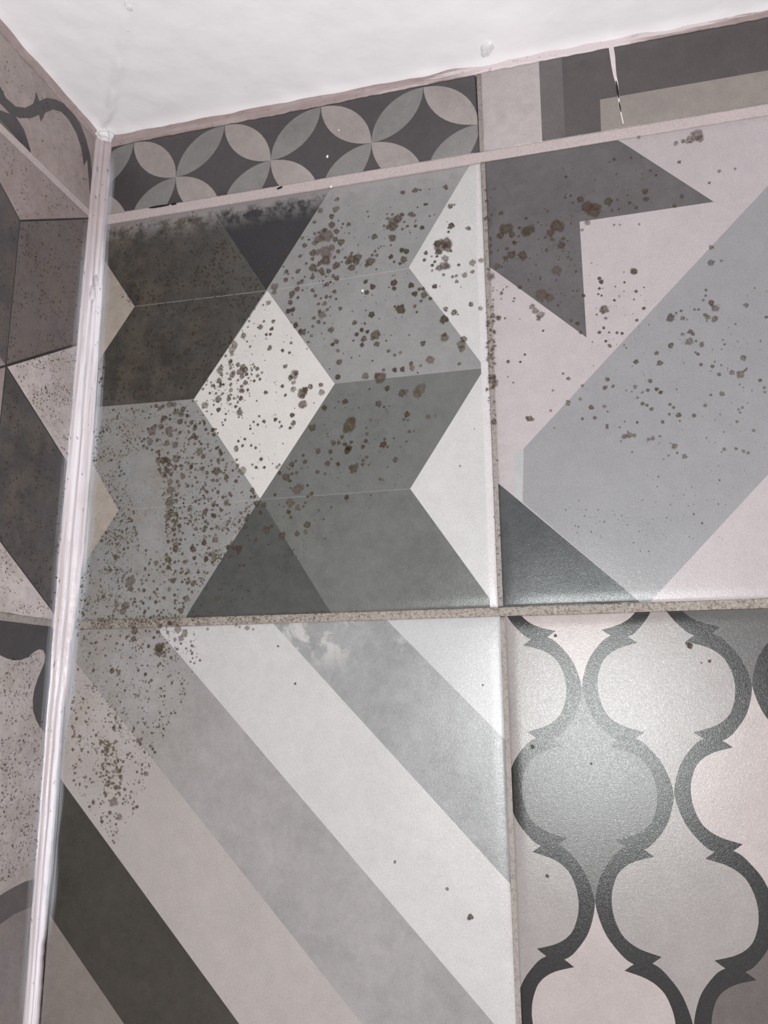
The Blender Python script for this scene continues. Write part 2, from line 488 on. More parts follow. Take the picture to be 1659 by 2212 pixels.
# closed ogee cell centred between contacts
mid_u = [(-3.2, 0), (-4.2, 6), (-7.0, 12), (-12, 17.5), (-18.1, 21.0)]    # stroke centre line, contact -> joint
hx, hz = PX_ * 500, PZ_ * 500
q1 = [(0, hz), (-2.5, hz - 2)] + [(x, hz - y) for x, y in mid_u[1:]]        # from the top contact down-left to the joint
q2 = [(-hx - x, y) for x, y in mid_u[::-1][1:]]                            # then on to the left contact
leftside = q1 + [(-hx + 3.2, 0)] if False else q1 + [(-hx + (-x), y) for x, y in mid_u[::-1][1:]]
cell = leftside + [(x, -y) for x, y in leftside[::-1][1:]]
cell = cell + [(-x, y) for x, y in cell[::-1][1:-1]]
def cell_at(cx_, cz_): return [(cx_ + x / 1000, cz_ + y / 1000) for x, y in cell]
GB = (0.2405, XE, -0.2480, -0.0022)
G_regs = [
    (cell_at(LX, LZ - PZ_ / 2), G_M), (cell_at(LX + PX_, LZ + PZ_ / 2), G_M),
    (cell_at(LX + 1.5 * PX_, LZ), G_D), (cell_at(LX, LZ + PZ_ / 2), G_P),
    (cell_at(LX + PX_, LZ - PZ_ / 2), G_P), (cell_at(LX + PX_, LZ - 1.5 * PZ_), G_D), (cell_at(LX, LZ - 1.5 * PZ_), G_P)]
for i in range(-1, 5):
    for j in range(-1, 4):
        for (cx_, cz_) in ((LX + i * PX_, LZ - j * PZ_), (LX + (i - 0.5) * PX_, LZ - (j + 0.5) * PZ_)):
            for m in (1, -1): G_regs.append((stroke_at(cx_, cz_, m), G_K))
build_tile('pale tile with dark arabesque lattice of pointed ogee shapes',
           [(GB[0], GB[2]), (GB[1], GB[2]), (GB[1], GB[3]), (GB[0], GB[3])], clip_regs(G_regs, *GB), G_L, back3)

# ------------------------------------------------------------------ tiles of the left wall
YL = -0.165
def Lm(n, rgb, seed, dirt=0.55, mottle=0.14): return tile_mat(n, rgb, mottle, dirt=dirt, seed=seed, side='l', rough=0.42)
L_l1 = Lm('left_print_taupe', (186, 171, 167), 60, 0.35); L_k1 = Lm('left_print_scroll_dark', (84, 80, 84), 61, 0.2)
L_g1 = Lm('left_print_sage', (120, 118, 112), 62, 0.4)
z1c = 0.2521
L1u = [(-88.9, 271.4), (-84.0, 268.2), (-76.6, 268.9), (-69.5, 273.8), (-64.0, 280.9), (-62.5, 289.5), (-59.5, 286.3), (-53.9, 293.0), (-45.9, 298.3), (-39.0, 301.3), (-31.6, 301.9), (-23.8, 300.3), (-16.6, 294.0), (-10.9, 285.4), (-6.0, 272.0), (-3, 262)]
L1l = [(-4, 250), (-8.2, 262), (-11.8, 273), (-14.1, 281.5), (-16.6, 275.5), (-20.9, 285.5), (-26.4, 291.2), (-34.4, 294.3), (-40.9, 294.0), (-48.3, 289.8), (-54.0, 282.9), (-56.6, 274.9), (-58.8, 277.9), (-64.3, 271.4), (-73.0, 264.5), (-80.2, 261.6), (-88, 262.0), (-96, 268), (-100, 280), (-97, 286)]
mm = lambda P: [(x / 1000, y / 1000) for x, y in P]
second = L([(-40, 200), (0, 238), (33, 250), (52, 280), (62, 310), (72, 335), (42, 302), (15, 272), (0, 255), (-40, 225)])
fillL = L([(-40, 225), (0, 255), (42, 302), (72, 335), (60, 345), (0, 290), (-60, 230)])
build_tile('cut strip of taupe tile with dark spiked scroll on the left wall under the ceiling',
           [(YL, z1c), (-0.0068, z1c), (-0.0068, 0.3030), (YL, 0.3030)],
           clip_regs([(fillL, L_g1), (second, L_k1), (mm(L1u + L1l), L_k1)], YL, -0.0068, z1c, 0.303), L_l1, left3)

L_a = Lm('left_print_tan', (171, 156, 154), 63, 0.45); L_b = Lm('left_print_warm_grey', (122, 112, 112), 64, 0.65)
L_c = Lm('left_print_charcoal', (93, 89, 92), 65, 0.6); L_d = Lm('left_print_blush', (219, 207, 205), 66, 0.6)
L_e = Lm('left_print_umber', (86, 82, 83), 67, 0.55, 0.2); L_k = Lm('left_print_black_line', (55, 52, 54), 68, 0.1)
def hl(p, q, w):
    p = Vector(p); q = Vector(q); t = (q - p).normalized(); n = Vector((-t.y, t.x)) * w / 2
    return L([tuple(p + n), tuple(q + n), tuple(q - n), tuple(p - n)])
L2r = [(L([(-200, 50), (230, 490), (195, 474), (43, 476), (0, 395), (-60, 280)]), L_a),
       (L([(43, 476), (230, 472), (230, 722), (168, 743), (13, 790)]), L_b),
       (L([(0, 395), (43, 476), (13, 790), (-60, 690), (-60, 280)]), L_c),
       (L([(13, 790), (168, 743), (230, 722), (230, 1135), (147, 1003)]), L_d),
       (L([(13, 790), (147, 1003), (190, 1070), (190, 1420), (125, 1335), (0, 1168), (-100, 1030), (0, 916)]), L_e),
       (L([(0, 1168), (125, 1335), (150, 1380), (-200, 1380), (-200, 900)]), L_d),
       (L([(13, 790), (0, 770), (-60, 690), (-60, 1010), (0, 916)]), L_a),
       (hl((43, 477), (215, 471), 4.5), L_k), (hl((13, 790), (215, 729), 6), L_k), (hl((13, 790), (-80, 818), 5), L_k),
       (hl((0, 1168), (128, 1339), 2.6), L_k), (hl((43, 477), (13, 790), 1.6), L_k), (hl((0, 395), (43, 476), 1.6), L_k),
       (hl((13, 790), (147, 1003), 2.2), L_k), (hl((13, 790), (0, 916), 2.2), L_k)]
build_tile('left wall tile with six-pointed star of tan and charcoal facets',
           [(YL, 0.0025), (-0.0064, 0.0025), (-0.0064, 0.2475), (YL, 0.2475)], clip_regs(L2r, YL, -0.0064, 0.0025, 0.2475), L_a, left3)

L_l3 = Lm('left_print_mauve', (194, 184, 183), 69, 0.7); L_k3 = Lm('left_print_ink', (74, 71, 75), 70, 0.15)
L_m3 = Lm('left_print_arc', (104, 97, 97), 71, 0.3); L_n3 = Lm('left_print_grey', (150, 142, 142), 72, 0.5)
curve = [(-80, -6), (-60, -12), (-47.4, -18.2), (-42.2, -19.6), (-37.1, -20.3), (-32.0, -19.9), (-26.9, -18.3), (-22.4, -15.3), (-18.7, -13.9), (-15.3, -14.2), (-13.3, -16.7), (-13.4, -20.3), (-15.6, -24.7), (-17.8, -29.0), (-19.8, -34.7), (-20.2, -39.6), (-19.1, -45.2), (-16.0, -50.1), (-12.2, -53.7), (-6.7, -57.1), (10, -62), (10, 10), (-80, 10)]
arc_u = [(-40, 1990), (0, 1934), (30, 1916), (55, 1904), (80, 1897), (130, 1888)]
arc_l = [(130, 1955), (75, 1957), (54, 1965), (30, 1975), (0, 1997), (-40, 2050)]
build_tile('left wall tile with dark scroll edge on mauve ground, below the star tile',
           [(YL, -0.2480), (-0.0050, -0.2480), (-0.0050, -0.0015), (YL, -0.0015)],
           clip_regs([(mm(curve), L_k3), (L([(-40, 2050), (0, 1997), (30, 1975), (54, 1965), (75, 1957), (130, 1955), (100, 2700), (-40, 2700)]), L_n3),
                      (L(arc_u + arc_l), L_m3)], YL, -0.005, -0.248, -0.0015), L_l3, left3)

# ------------------------------------------------------------------ grout
def grout_mat(name, c1, c2, speck, amount, sc=700):
    s = NB(name)
    col = s.mix(s.noise(90, 4, 0.6), lin(c1), lin(c2))
    g = s.rng(s.noise(sc, 2, 0.6, 4), 0.50, 0.62)
    col = s.mix(s.math('MULTIPLY', g, amount), col, lin(speck))
    col = s.mix(s.math('MULTIPLY', s.rng(s.noise(1500, 1, 0.5, 6), 0.58, 0.66), amount * 0.5), col, lin((205, 196, 188)))
    s.l(col, s.b.inputs['Base Color']); s.b.inputs['Roughness'].default_value = 0.75
    s.l(s.bump(s.noise(900, 3, 0.7, 2), 0.6, 0.0008), s.b.inputs['Normal'])
    return s.m
M_G = grout_mat('grout_grainy', (132, 124, 119), (150, 142, 137), (98, 88, 82), 0.40)
M_GD = grout_mat('grout_mouldy', (128, 119, 111), (150, 142, 135), (86, 72, 60), 0.6)
M_GP = grout_mat('grout_pink', (176, 163, 162), (190, 176, 176), (150, 136, 132), 0.25)
def strip(name, mat, centre_fn, half_fn, t0, t1, to3, depth_top, seg=0.002, bulge=0.0, base=-0.0055, parent=None):
    """soft strip along a joint; centre_fn(t)->(a,b), half_fn(t)-> half width; normal in-plane direction automatic"""
    n = max(4, int(abs(t1 - t0) / seg)); K = 8; verts, faces = [], []
    for i in range(n + 1):
        t = t0 + (t1 - t0) * i / n
        c = Vector(centre_fn(t)); d = (Vector(centre_fn(t + 1e-4)) - Vector(centre_fn(t - 1e-4))).normalized(); nn = Vector((-d.y, d.x))
        hw = half_fn(t)
        row = [(-1, base)] + [(-1 + 2 * k / K, depth_top + bulge * (1 - (-1 + 2 * k / K) ** 2)) for k in range(K + 1)] + [(1, base)]
        for u, h in row:
            p = c + nn * hw * u
            jit = 0.0001 * noise.noise(Vector((p.x * 700, p.y * 700, 0))) if h > base else 0
            verts.append(to3(p.x, p.y, h + jit))
    m = K + 3
    for i in range(n):
        for k in range(m - 1):
            a_ = i * m + k; faces.append((a_, a_ + 1, a_ + m + 1, a_ + m))
        faces.append((i * m + m - 1, i * m, (i + 1) * m, (i + 1) * m + m - 1))
    faces.append(tuple(range(m))[::-1]); faces.append(tuple(n * m + k for k in range(m)))
    f = faces[2]; nrm = (verts[f[1]] - verts[f[0]]).cross(verts[f[2]] - verts[f[0]])
    if nrm.dot(to3(0, 0, 1) - to3(0, 0, 0)) < 0: faces = [g[::-1] for g in faces]
    return mesh_obj(name, verts, faces, [mat], parent=parent)
cst = lambda v: (lambda t: v)
jt = lambda k, amp: (lambda t: k + amp * noise.noise(Vector((t * 260, 3.3, 1))))
tag(strip('grout_line', M_GD, lambda t: (t, 0.0), cst(0.00215), 0.0075, XE, back3, -0.0010),
    'grainy brown-grey grout line running across below the chevron and arrow tiles', 'grout')
tag(strip('grout_line', M_GP, lambda t: (t, 0.24895), jt(0.0031, 0.0003), 0.006, XE, back3, -0.0003),
    'wide pinkish grout line across below the ceiling-strip tiles', 'grout')
tag(strip('grout_line', M_G, lambda t: (0.2389, t), cst(0.00115), 0.0026, 0.2458, back3, -0.0007),
    'narrow upright grout line between the chevron tile and the arrow tile', 'grout')
tag(strip('grout_line', M_G, lambda t: (0.2395, t), cst(0.0012), -0.248, -0.0026, back3, -0.0007),
    'narrow upright grout line between the striped tile and the lattice tile', 'grout')
tag(strip('grout_line', M_G, lambda t: (0.2384, t), cst(0.0011), 0.2524, 0.3025, back3, -0.0007),
    'short upright grout line between the flower strip and the cracked tile', 'grout')
tag(strip('grout_line', M_GP, lambda t: (t, 0.2498), jt(0.0021, 0.0002), YL, -0.0066, left3, -0.0004),
    'pinkish grout line on the left wall above the star tile', 'grout')
tag(strip('grout_line', M_G, lambda t: (t, 0.0005), cst(0.0019), YL, -0.0060, left3, -0.0009),
    'dull brown grout line on the left wall below the star tile', 'grout')

# crack in the top right tile: pale filler, black open part
s = NB('crack_filler'); s.l(s.mix(s.noise(400, 2), lin((225, 214, 216)), lin((196, 184, 186))), s.b.inputs['Base Color']); s.b.inputs['Roughness'].default_value = 0.6
M_FILL = s.m
s = NB('crack_gap'); s.b.inputs['Base Color'].default_value = (0.006, 0.005, 0.005, 1); s.b.inputs['Roughness'].default_value = 0.9
M_GAP = s.m
def ribbon(name, pts, mat, to2, to3, h, parent=None, thick=0.00025):
    """pts: (x_left, x_right, y) rows -> thin solid"""
    verts, faces = [], []
    for xl, xr, y in pts:
        for x in (xl, xr):
            a_, b_ = to2(x, y); verts.append(to3(a_, b_, h)); verts.append(to3(a_, b_, h - thick))
    for i in range(len(pts) - 1):
        a_ = i * 4
        faces += [(a_, a_ + 2, a_ + 6, a_ + 4), (a_ + 1, a_ + 5, a_ + 7, a_ + 3), (a_, a_ + 4, a_ + 5, a_ + 1), (a_ + 2, a_ + 3, a_ + 7, a_ + 6)]
    faces += [(0, 1, 3, 2), tuple(len(verts) - k for k in (4, 2, 1, 3))]
    return mesh_obj(name, verts, faces, [mat], parent=parent, smooth=False)
o = ribbon('crack_filler', [(1313, 1328, 88), (1315, 1326, 105), (1318, 1329, 125), (1321, 1330, 145), (1325, 1332, 165), (1329, 1335, 178), (1332, 1336, 190), (1334, 1338, 210), (1337, 1340, 230), (1341, 1344, 250), (1345, 1348, 268)], M_FILL, on_back, back3, 0.00025, tB)
tag(o, 'white filler in the crack')
o = ribbon('crack_gap', [(1329.5, 1331.5, 176), (1331, 1334.5, 186), (1332, 1336.5, 198), (1334.5, 1337.5, 209), (1336, 1337.5, 213)], M_GAP, on_back, back3, 0.00045, tB, 0.0004)
tag(o, 'open black slit of the crack')
o = ribbon('crack_gap', [(1336.5, 1338, 221), (1337.5, 1340.5, 230), (1339.5, 1341.5, 240), (1341, 1342, 243)], M_GAP, on_back, back3, 0.00045, tB, 0.0004)
tag(o, 'open black slit of the crack')

# ------------------------------------------------------------------ ceiling caulk
s = NB('ceiling_caulk')
tx = s.rng(s.x, 0.215, 0.245)                            # painted white stretch
ty = s.rng(s.x, 0.315, 0.335, 1, 0)
wh = s.math('MULTIPLY', tx, ty)
st = s.rng(s.noise(60, 4, 0.7, 2, (0.25, 1, 4)), 0.46, 0.60)
f_ = s.math('MAXIMUM', s.math('MULTIPLY', wh, 0.85), s.math('MULTIPLY', st, s.rng(s.x, 0.15, 0.24, 0.15, 0.8)))
col = s.mix(f_, s.mix(s.noise(130, 4), lin((138, 122, 119)), lin((170, 153, 151))), lin((220, 208, 210)))
dk = s.rng(s.noise(520, 2, 0.6, 9, (0.6, 1, 1)), 0.62, 0.70)
col = s.mix(s.math('MULTIPLY', dk, 0.35), col, lin((90, 76, 72)))
s.l(col, s.b.inputs['Base Color']); s.b.inputs['Roughness'].default_value = 0.4
s.l(s.bump(s.noise(300, 3, 0.6, 1, (0.5, 1, 1)), 0.4, 0.0008), s.b.inputs['Normal'])
M_CAULK = s.m
def cove(name, t0, t1, to3, low_fn, out_fn, label, seg=0.0015):
    n = int(abs(t1 - t0) / seg); K = 8; verts, faces = [], []
    for i in range(n + 1):
        t = t0 + (t1 - t0) * i / n
        zl = low_fn(t); out = out_fn(t)
        prof = [(zl, -0.003), (zl, 0.0001)]
        for k in range(1, K + 1):
            u = k / K
            prof.append((zl + (ZC + 0.001 - zl) * u, 0.0003 + out * (u ** 2.2)))
        prof.append((ZC + 0.001, -0.003))
        for z_, h in prof:
            verts.append(to3(t, z_, h + (0.00018 * noise.noise(Vector((t * 350, z_ * 900, 0))) if h > 0 else 0)))
    m = K + 3
    for i in range(n):
        for k in range(m):
            a_ = i * m + k; b_ = i * m + (k + 1) % m; faces.append((a_, b_, b_ + m, a_ + m))
    faces.append(tuple(range(m))); faces.append(tuple(n * m + k for k in range(m))[::-1])
    f = faces[3]; nrm = (verts[f[1]] - verts[f[0]]).cross(verts[f[2]] - verts[f[0]])
    if nrm.dot(to3(0, 0, 1) - to3(0, 0, 0)) < 0: faces = [g[::-1] for g in faces]
    return tag(mesh_obj(name, verts, faces, [M_CAULK]), label, 'caulk')
nz = lambda t, s_, o_: noise.noise(Vector((t * s_, o_, 0.5)))
cove('ceiling_caulk', 0.002, XE, back3, lambda t: edge_fn([(0.0, 0.2995), (0.02, 0.3008), (0.12, 0.3006), (0.2, 0.3018), (0.26, 0.3030), (0.40, 0.3032)])(t) + 0.0005 * nz(t, 180, 2) + 0.0003 * nz(t, 600, 5),
     lambda t: 0.0016 + 0.0006 * nz(t, 90, 7), 'mauve caulk line between the ceiling and the back wall tiles, painted over in places')
cove('ceiling_caulk', YL, -0.002, left3, lambda t: 0.3012 + 0.0005 * nz(t, 180, 12), lambda t: 0.0014 + 0.0006 * nz(t, 90, 17),
     'mauve-brown caulk line between the ceiling and the left wall tiles')

# ------------------------------------------------------------------ silicone bead in the corner
s = NB('white_silicone')
stk = s.noise(420, 3, 0.6, 1, (1, 1, 0.02)); stk2 = s.noise(1300, 2, 0.6, 4, (1, 1, 0.015))
col = s.mix(s.rng(stk, 0.35, 0.65), lin((190, 178, 180)), lin((226, 221, 226)))
col = s.mix(s.math('MULTIPLY', s.rng(stk2, 0.60, 0.70), 0.45), col, lin((150, 148, 156)))
up = s.rng(s.z, 0.20, 0.26)
col = s.mix(s.math('MULTIPLY', up, 0.75), col, s.mix(s.noise(120, 3), lin((158, 142, 141)), lin((182, 166, 166))))
spk = s.rng(s.noise(420, 2, 0.6, 9, (1, 1, 0.35)), 0.69, 0.73)
col = s.mix(s.math('MULTIPLY', spk, 0.6), col, lin((70, 62, 64)))
s.l(col, s.b.inputs['Base Color']); s.b.inputs['Roughness'].default_value = 0.33
s.l(s.bump(s.noise(700, 3, 0.7, 2, (1, 1, 0.04)), 0.5, 0.0006, s.bump(s.noise(350, 2, 0.5, 3), 0.25, 0.0006)), s.b.inputs['Normal'])
M_SIL = s.m
bl = edge_fn([(-0.25, 0.0052), (-0.1958, 0.0052), (-0.12, 0.0066), (-0.06, 0.0075), (0.0, 0.0082), (0.04, 0.0088), (0.10, 0.0084), (0.19, 0.0087), (0.245, 0.0076), (0.31, 0.0072)])
br = edge_fn([(-0.25, 0.0030), (-0.1958, 0.0030), (-0.12, 0.0032), (-0.06, 0.0034), (0.0, 0.0060), (0.04, 0.0086), (0.10, 0.0092), (0.20, 0.0078), (0.22, 0.0066), (0.245, 0.0054), (0.31, 0.0066)])
verts, faces = [], []
n, K = 330, 12
for i in range(n + 1):
    z_ = -0.248 + (0.3068 + 0.248) * i / n
    l_ = bl(z_) + 0.0005 * nz(z_, 60, 1) + 0.00022 * nz(z_, 300, 2); r_ = br(z_) + 0.0007 * nz(z_, 55, 3) + 0.0003 * nz(z_, 300, 4)
    verts += [Vector((-0.003, -l_, z_)), Vector((0.00035, -l_, z_))]
    for k in range(1, K):
        u = k / K; p = Vector((0.0005, -l_)).lerp(Vector((r_, -0.0005)), u)
        # concave tooled fillet with a proud core
        c = 4 * u * (1 - u); ctr = Vector((0.0, 0.0)); dirc = (ctr - p)
        p = p + dirc * (0.30 * c) * (0.8 + 0.25 * nz(z_, 25, 9)) + Vector((1, -1)).normalized() * 0.0011 * math.exp(-((u - 0.42) / 0.13) ** 2)
        verts.append(Vector((p.x, p.y, z_)))
    verts += [Vector((r_, -0.00035, z_)), Vector((r_, 0.003, z_)), Vector((-0.003, 0.003, z_))]
m = K + 4
for i in range(n):
    for k in range(m):
        a_ = i * m + k; b_ = i * m + (k + 1) % m; faces.append((a_, b_, b_ + m, a_ + m))
faces.append(tuple(range(m))[::-1]); faces.append(tuple(n * m + k for k in range(m)))
bead = tag(mesh_obj('silicone_bead', verts, faces, [M_SIL]), 'white silicone bead running down the corner between the two tiled walls', 'sealant')

# thin smeared film of silicone dragged onto the back wall tiles
def film_mat(name, rgb, dens, sc, axis_fade):
    s = NB(name); s.b.inputs['Base Color'].default_value = (*lin(rgb), 1); s.b.inputs['Roughness'].default_value = 0.35
    at = s.n.new('ShaderNodeAttribute'); at.attribute_name = 'fade'
    v = s.rng(s.noise(sc, 3, 0.65, 2, (1, 1, 0.02)), 0.30, 0.70)
    v = s.math('MULTIPLY', s.math('ADD', s.math('MULTIPLY', v, 0.75), 0.25), at.outputs['Fac'])
    s.l(s.math('MULTIPLY', v, dens, True), s.b.inputs['Alpha'])
    return s.m
M_FILM = film_mat('silicone_smear', (216, 219, 226), 1.0, 900, True)
def film(name, t0, t1, lo_fn, hi_fn, to3, mat, parent, h=0.0001, vertical=True, dens_fn=None):
    n = 160; K = 6; verts, faces, fade = [], [], []
    for i in range(n + 1):
        t = t0 + (t1 - t0) * i / n; a0, a1 = lo_fn(t), hi_fn(t)
        for k in range(K + 1):
            u = k / K; a_ = a0 + (a1 - a0) * u
            verts.append(to3(a_, t, h) if vertical else to3(t, a_, h))
            e = min(1, i / 8, (n - i) / 8)
            fade.append((1 - u) ** 0.75 * e * (dens_fn(t) if dens_fn else 1))
    for i in range(n):
        for k in range(K):
            a_ = i * (K + 1) + k; faces.append((a_, a_ + 1, a_ + K + 2, a_ + K + 1))
    o = mesh_obj(name, verts, faces, [mat], parent=parent)
    at = o.data.attributes.new('fade', 'FLOAT', 'POINT'); at.data.foreach_set('value', fade)
    return o
tag(film('smear', -0.16, 0.298, lambda z_: br(z_) - 0.0008, lambda z_: br(z_) + 0.0052 + 0.002 * nz(z_, 40, 3), back3, M_FILM, bead,
     dens_fn=lambda z_: 0.95 + 0.5 * nz(z_, 18, 8)), 'translucent streaky silicone smeared on the tile')
tag(film('smear', -0.20, 0.244, lambda z_: -bl(z_) + 0.0008, lambda z_: -bl(z_) - 0.0055, left3, M_FILM, bead,
     dens_fn=lambda z_: 0.55), 'translucent streaky silicone smeared on the tile')

# lump torn in the bead, paint blobs on ceiling and corner
def blob(name, centre, rx, ry, rz, mat, seed, rot=0.0, amp=0.35, parent=None, nu=28, nv=18):
    verts, faces = [], []
    R_ = Matrix.Rotation(rot, 3, 'Z')
    for j in range(nv + 1):
        th = math.pi * j / nv
        for i in range(nu):
            ph = 2 * math.pi * i / nu
            d = Vector((math.sin(th) * math.cos(ph), math.sin(th) * math.sin(ph), math.cos(th)))
            r_ = 1 + amp * noise.noise(d * 2.0 + Vector((seed, 0, 0))) + amp * 0.4 * noise.noise(d * 5 + Vector((seed, 3, 0)))
            verts.append(Vector(centre) + R_ @ Vector((d.x * rx * r_, d.y * ry * r_, d.z * rz * r_)))
    for j in range(nv):
        for i in range(nu):
            a_ = j * nu + i; b_ = j * nu + (i + 1) % nu; faces.append((a_, a_ + nu, b_ + nu, b_))
    return mesh_obj(name, verts, faces, [mat], parent=parent)
x_, z_ = on_back(210, 632)
tag(blob('lump', (0.0042, -0.0042, 0.1965), 0.0018, 0.0018, 0.0048, M_SIL, 3, parent=bead), 'torn lump in the silicone')
tag(blob('lump', (0.0046, -0.0026, 0.206), 0.0013, 0.0013, 0.0034, M_SIL, 5, parent=bead), 'torn lump in the silicone')
s = NB('white_paint_drip'); s.b.inputs['Base Color'].default_value = (0.84, 0.82, 0.83, 1); s.b.inputs['Roughness'].default_value = 0.3
s.l(s.bump(s.noise(700, 3, 0.7), 0.5, 0.0008), s.b.inputs['Normal'])
M_DRIP = s.m
tag(blob('paint_blob', (0.0028, -0.0045, 0.3052), 0.0052, 0.0050, 0.0032, M_DRIP, 11, amp=0.6), 'crusty lump of white paint where ceiling and both walls meet', 'paint blob')
c = on_ceil(1052, 104)
tag(blob('paint_blob', (c[0], c[1], ZC + 0.0002), 0.0038, 0.0060, 0.0017, M_DRIP, 14, rot=0.3, amp=0.3), 'white paint drip on the ceiling edge above the cracked tile', 'paint blob')
c = on_ceil(276, 10)
tag(blob('paint_blob', (c[0], c[1], ZC + 0.0002), 0.0022, 0.0034, 0.0016, M_DRIP, 17, rot=0.2, amp=0.5), 'small white paint drip on the ceiling at its top left', 'paint blob')
c = on_ceil(275, 62)
tag(blob('paint_blob', (c[0], c[1], ZC + 0.0001), 0.0012, 0.0011, 0.0013, M_DRIP, 19, amp=0.4), 'tiny round white paint pimple on the ceiling, above the corner', 'paint blob')
for (x, y, r, lab) in ((707, 338, 0.0010, 'largest white paint speck, on the flower strip tile'), (732, 281, 0.0006, 'small white paint speck on a pale petal'),
                       (715, 403, 0.0009, 'white paint speck on the wide pink grout line'), (783, 628, 0.0009, 'white chip on the grey chevron among the mould spots')):
    a_, b_ = on_back(x, y)
    tag(blob('paint_speck', (a_, 0.0001, b_), r * 0.75, r * 0.5, r, M_DRIP, x, nu=12, nv=8), lab, 'paint speck')

# black gaps in the pink joint
for k, (xa, xb, y0_, y1_, lab) in enumerate(((322, 366, 449, 442, 'long black gap above the pink grout line, below the flower strip'), (369, 381, 441.5, 439.5, 'short black gap beside the longer one above the pink grout line'),
                                 (598, 610, 408, 403, 'black nick in the pink grout line under the middle flower'))):
    V_ = []
    p0, p1 = on_back(xa, y0_), on_back(xb, y1_)
    n = 8; verts = []; faces = []
    for i in range(n + 1):
        u = i / n; a_ = p0[0] + (p1[0] - p0[0]) * u; b_ = p0[1] + (p1[1] - p0[1]) * u
        hw = 0.00045 * (4 * u * (1 - u)) ** 0.4 + 0.0001 + 0.0001 * nz(u, 9, k)
        for dz, h in ((-hw, -0.0006), (-hw, 0.00012), (hw, 0.00012), (hw, -0.0006)): verts.append(back3(a_, b_ + dz, h))
    for i in range(n):
        for j in range(4):
            q = i * 4 + j; w_ = i * 4 + (j + 1) % 4; faces.append((q, w_, w_ + 4, q + 4))
    faces += [(0, 3, 2, 1), (n * 4, n * 4 + 1, n * 4 + 2, n * 4 + 3)]
    tag(mesh_obj('grout_gap', verts, faces, [M_GAP], smooth=False), lab, 'grout gap')

# ------------------------------------------------------------------ mould
s = NB('mould')
at = s.n.new('ShaderNodeAttribute'); at.attribute_name = 'tone'
den = s.n.new('ShaderNodeAttribute'); den.attribute_name = 'cover'
nn = s.noise(1100, 3, 0.7, 2)
hue = s.noise(70, 2, 0.5, 7)
cpale = s.mix(s.rng(hue, 0.4, 0.6), lin((104, 93, 74)), lin((106, 87, 76)))
cdark = s.mix(s.rng(hue, 0.4, 0.6), lin((66, 58, 42)), lin((70, 53, 44)))
s.l(s.mix(at.outputs['Fac'], cpale, cdark), s.b.inputs['Base Color'])
s.b.inputs['Roughness'].default_value = 0.8
s.b.inputs['Specular IOR Level'].default_value = 0.2
s.l(s.math('MULTIPLY', den.outputs['Fac'], s.rng(nn, 0.25, 0.65, 0.45, 1.1, False), True), s.b.inputs['Alpha'])
M_MOULD = s.m

class Mould:
    def __init__(s): s.v = []; s.f = []; s.t = []; s.c = []; s.k = 0
    def disc(s, a, b, r, tone, cover, to3, lob=0.25, aspect=1.0):
        n = 7 if r < 0.0006 else (12 if r < 0.0014 else 22)
        i0 = len(s.v); s.k += 1; h = 0.00012 + (s.k % 37) * 0.0000035; rot = random.uniform(0, 6.28)
        s.v.append(to3(a, b, h)); s.t.append(tone * 0.8); s.c.append(cover * 0.9)
        ring = []
        for i in range(n):
            an = 6.2832 * i / n; rr = r * (1 + lob * noise.noise(Vector((math.cos(an) * 1.6 + s.k, math.sin(an) * 1.6, r * 900))) * 1.6 + random.uniform(-0.06, 0.06))
            ring.append((math.cos(an + rot) * rr, math.sin(an + rot) * rr * aspect))
        for k_, (q, c_, t_) in enumerate(((0.72, cover, min(1, tone + 0.25)), (1.0, cover * 0.35, tone))):
            for x, y in ring: s.v.append(to3(a + x * q, b + y * q, h)); s.t.append(t_); s.c.append(c_)
        for i in range(n):
            j = (i + 1) % n
            s.f.append((i0, i0 + 1 + i, i0 + 1 + j))
            s.f.append((i0 + 1 + i, i0 + 1 + n + i, i0 + 1 + n + j, i0 + 1 + j))
    def colony(s, a, b, r, kind, to3):
        """kind 0 pale, 1 medium, 2 dark"""
        tone = (0.15, 0.5, 0.95)[kind]; cover = (0.50, 0.66, 0.85)[kind]
        s.disc(a, b, r, tone, cover, to3, 0.3 if r > 0.001 else 0.2)
        if r > 0.0012:
            for _ in range(int(r / 0.00026)):
                an = random.uniform(0, 6.283); q = r * random.uniform(0.35, 1.08)
                s.disc(a + math.cos(an) * q, b + math.sin(an) * q, random.uniform(0.0003, 0.00062), min(1, tone + 0.35), cover * 0.42, to3)
    def make(s, label):
        o = mesh_obj('mould_spots', s.v, s.f, [M_MOULD])
        for nm, arr in (('tone', s.t), ('cover', s.c)):
            a_ = o.data.attributes.new(nm, 'FLOAT', 'POINT'); a_.data.foreach_set('value', arr)
        return tag(o, label, 'mould', kind='stuff')
MM = 0.000262
mD, mE, mF, mL = Mould(), Mould(), Mould(), Mould()
def pick(x, z):
    if z < 0: return mF
    return mD if x < 0.2389 else mE
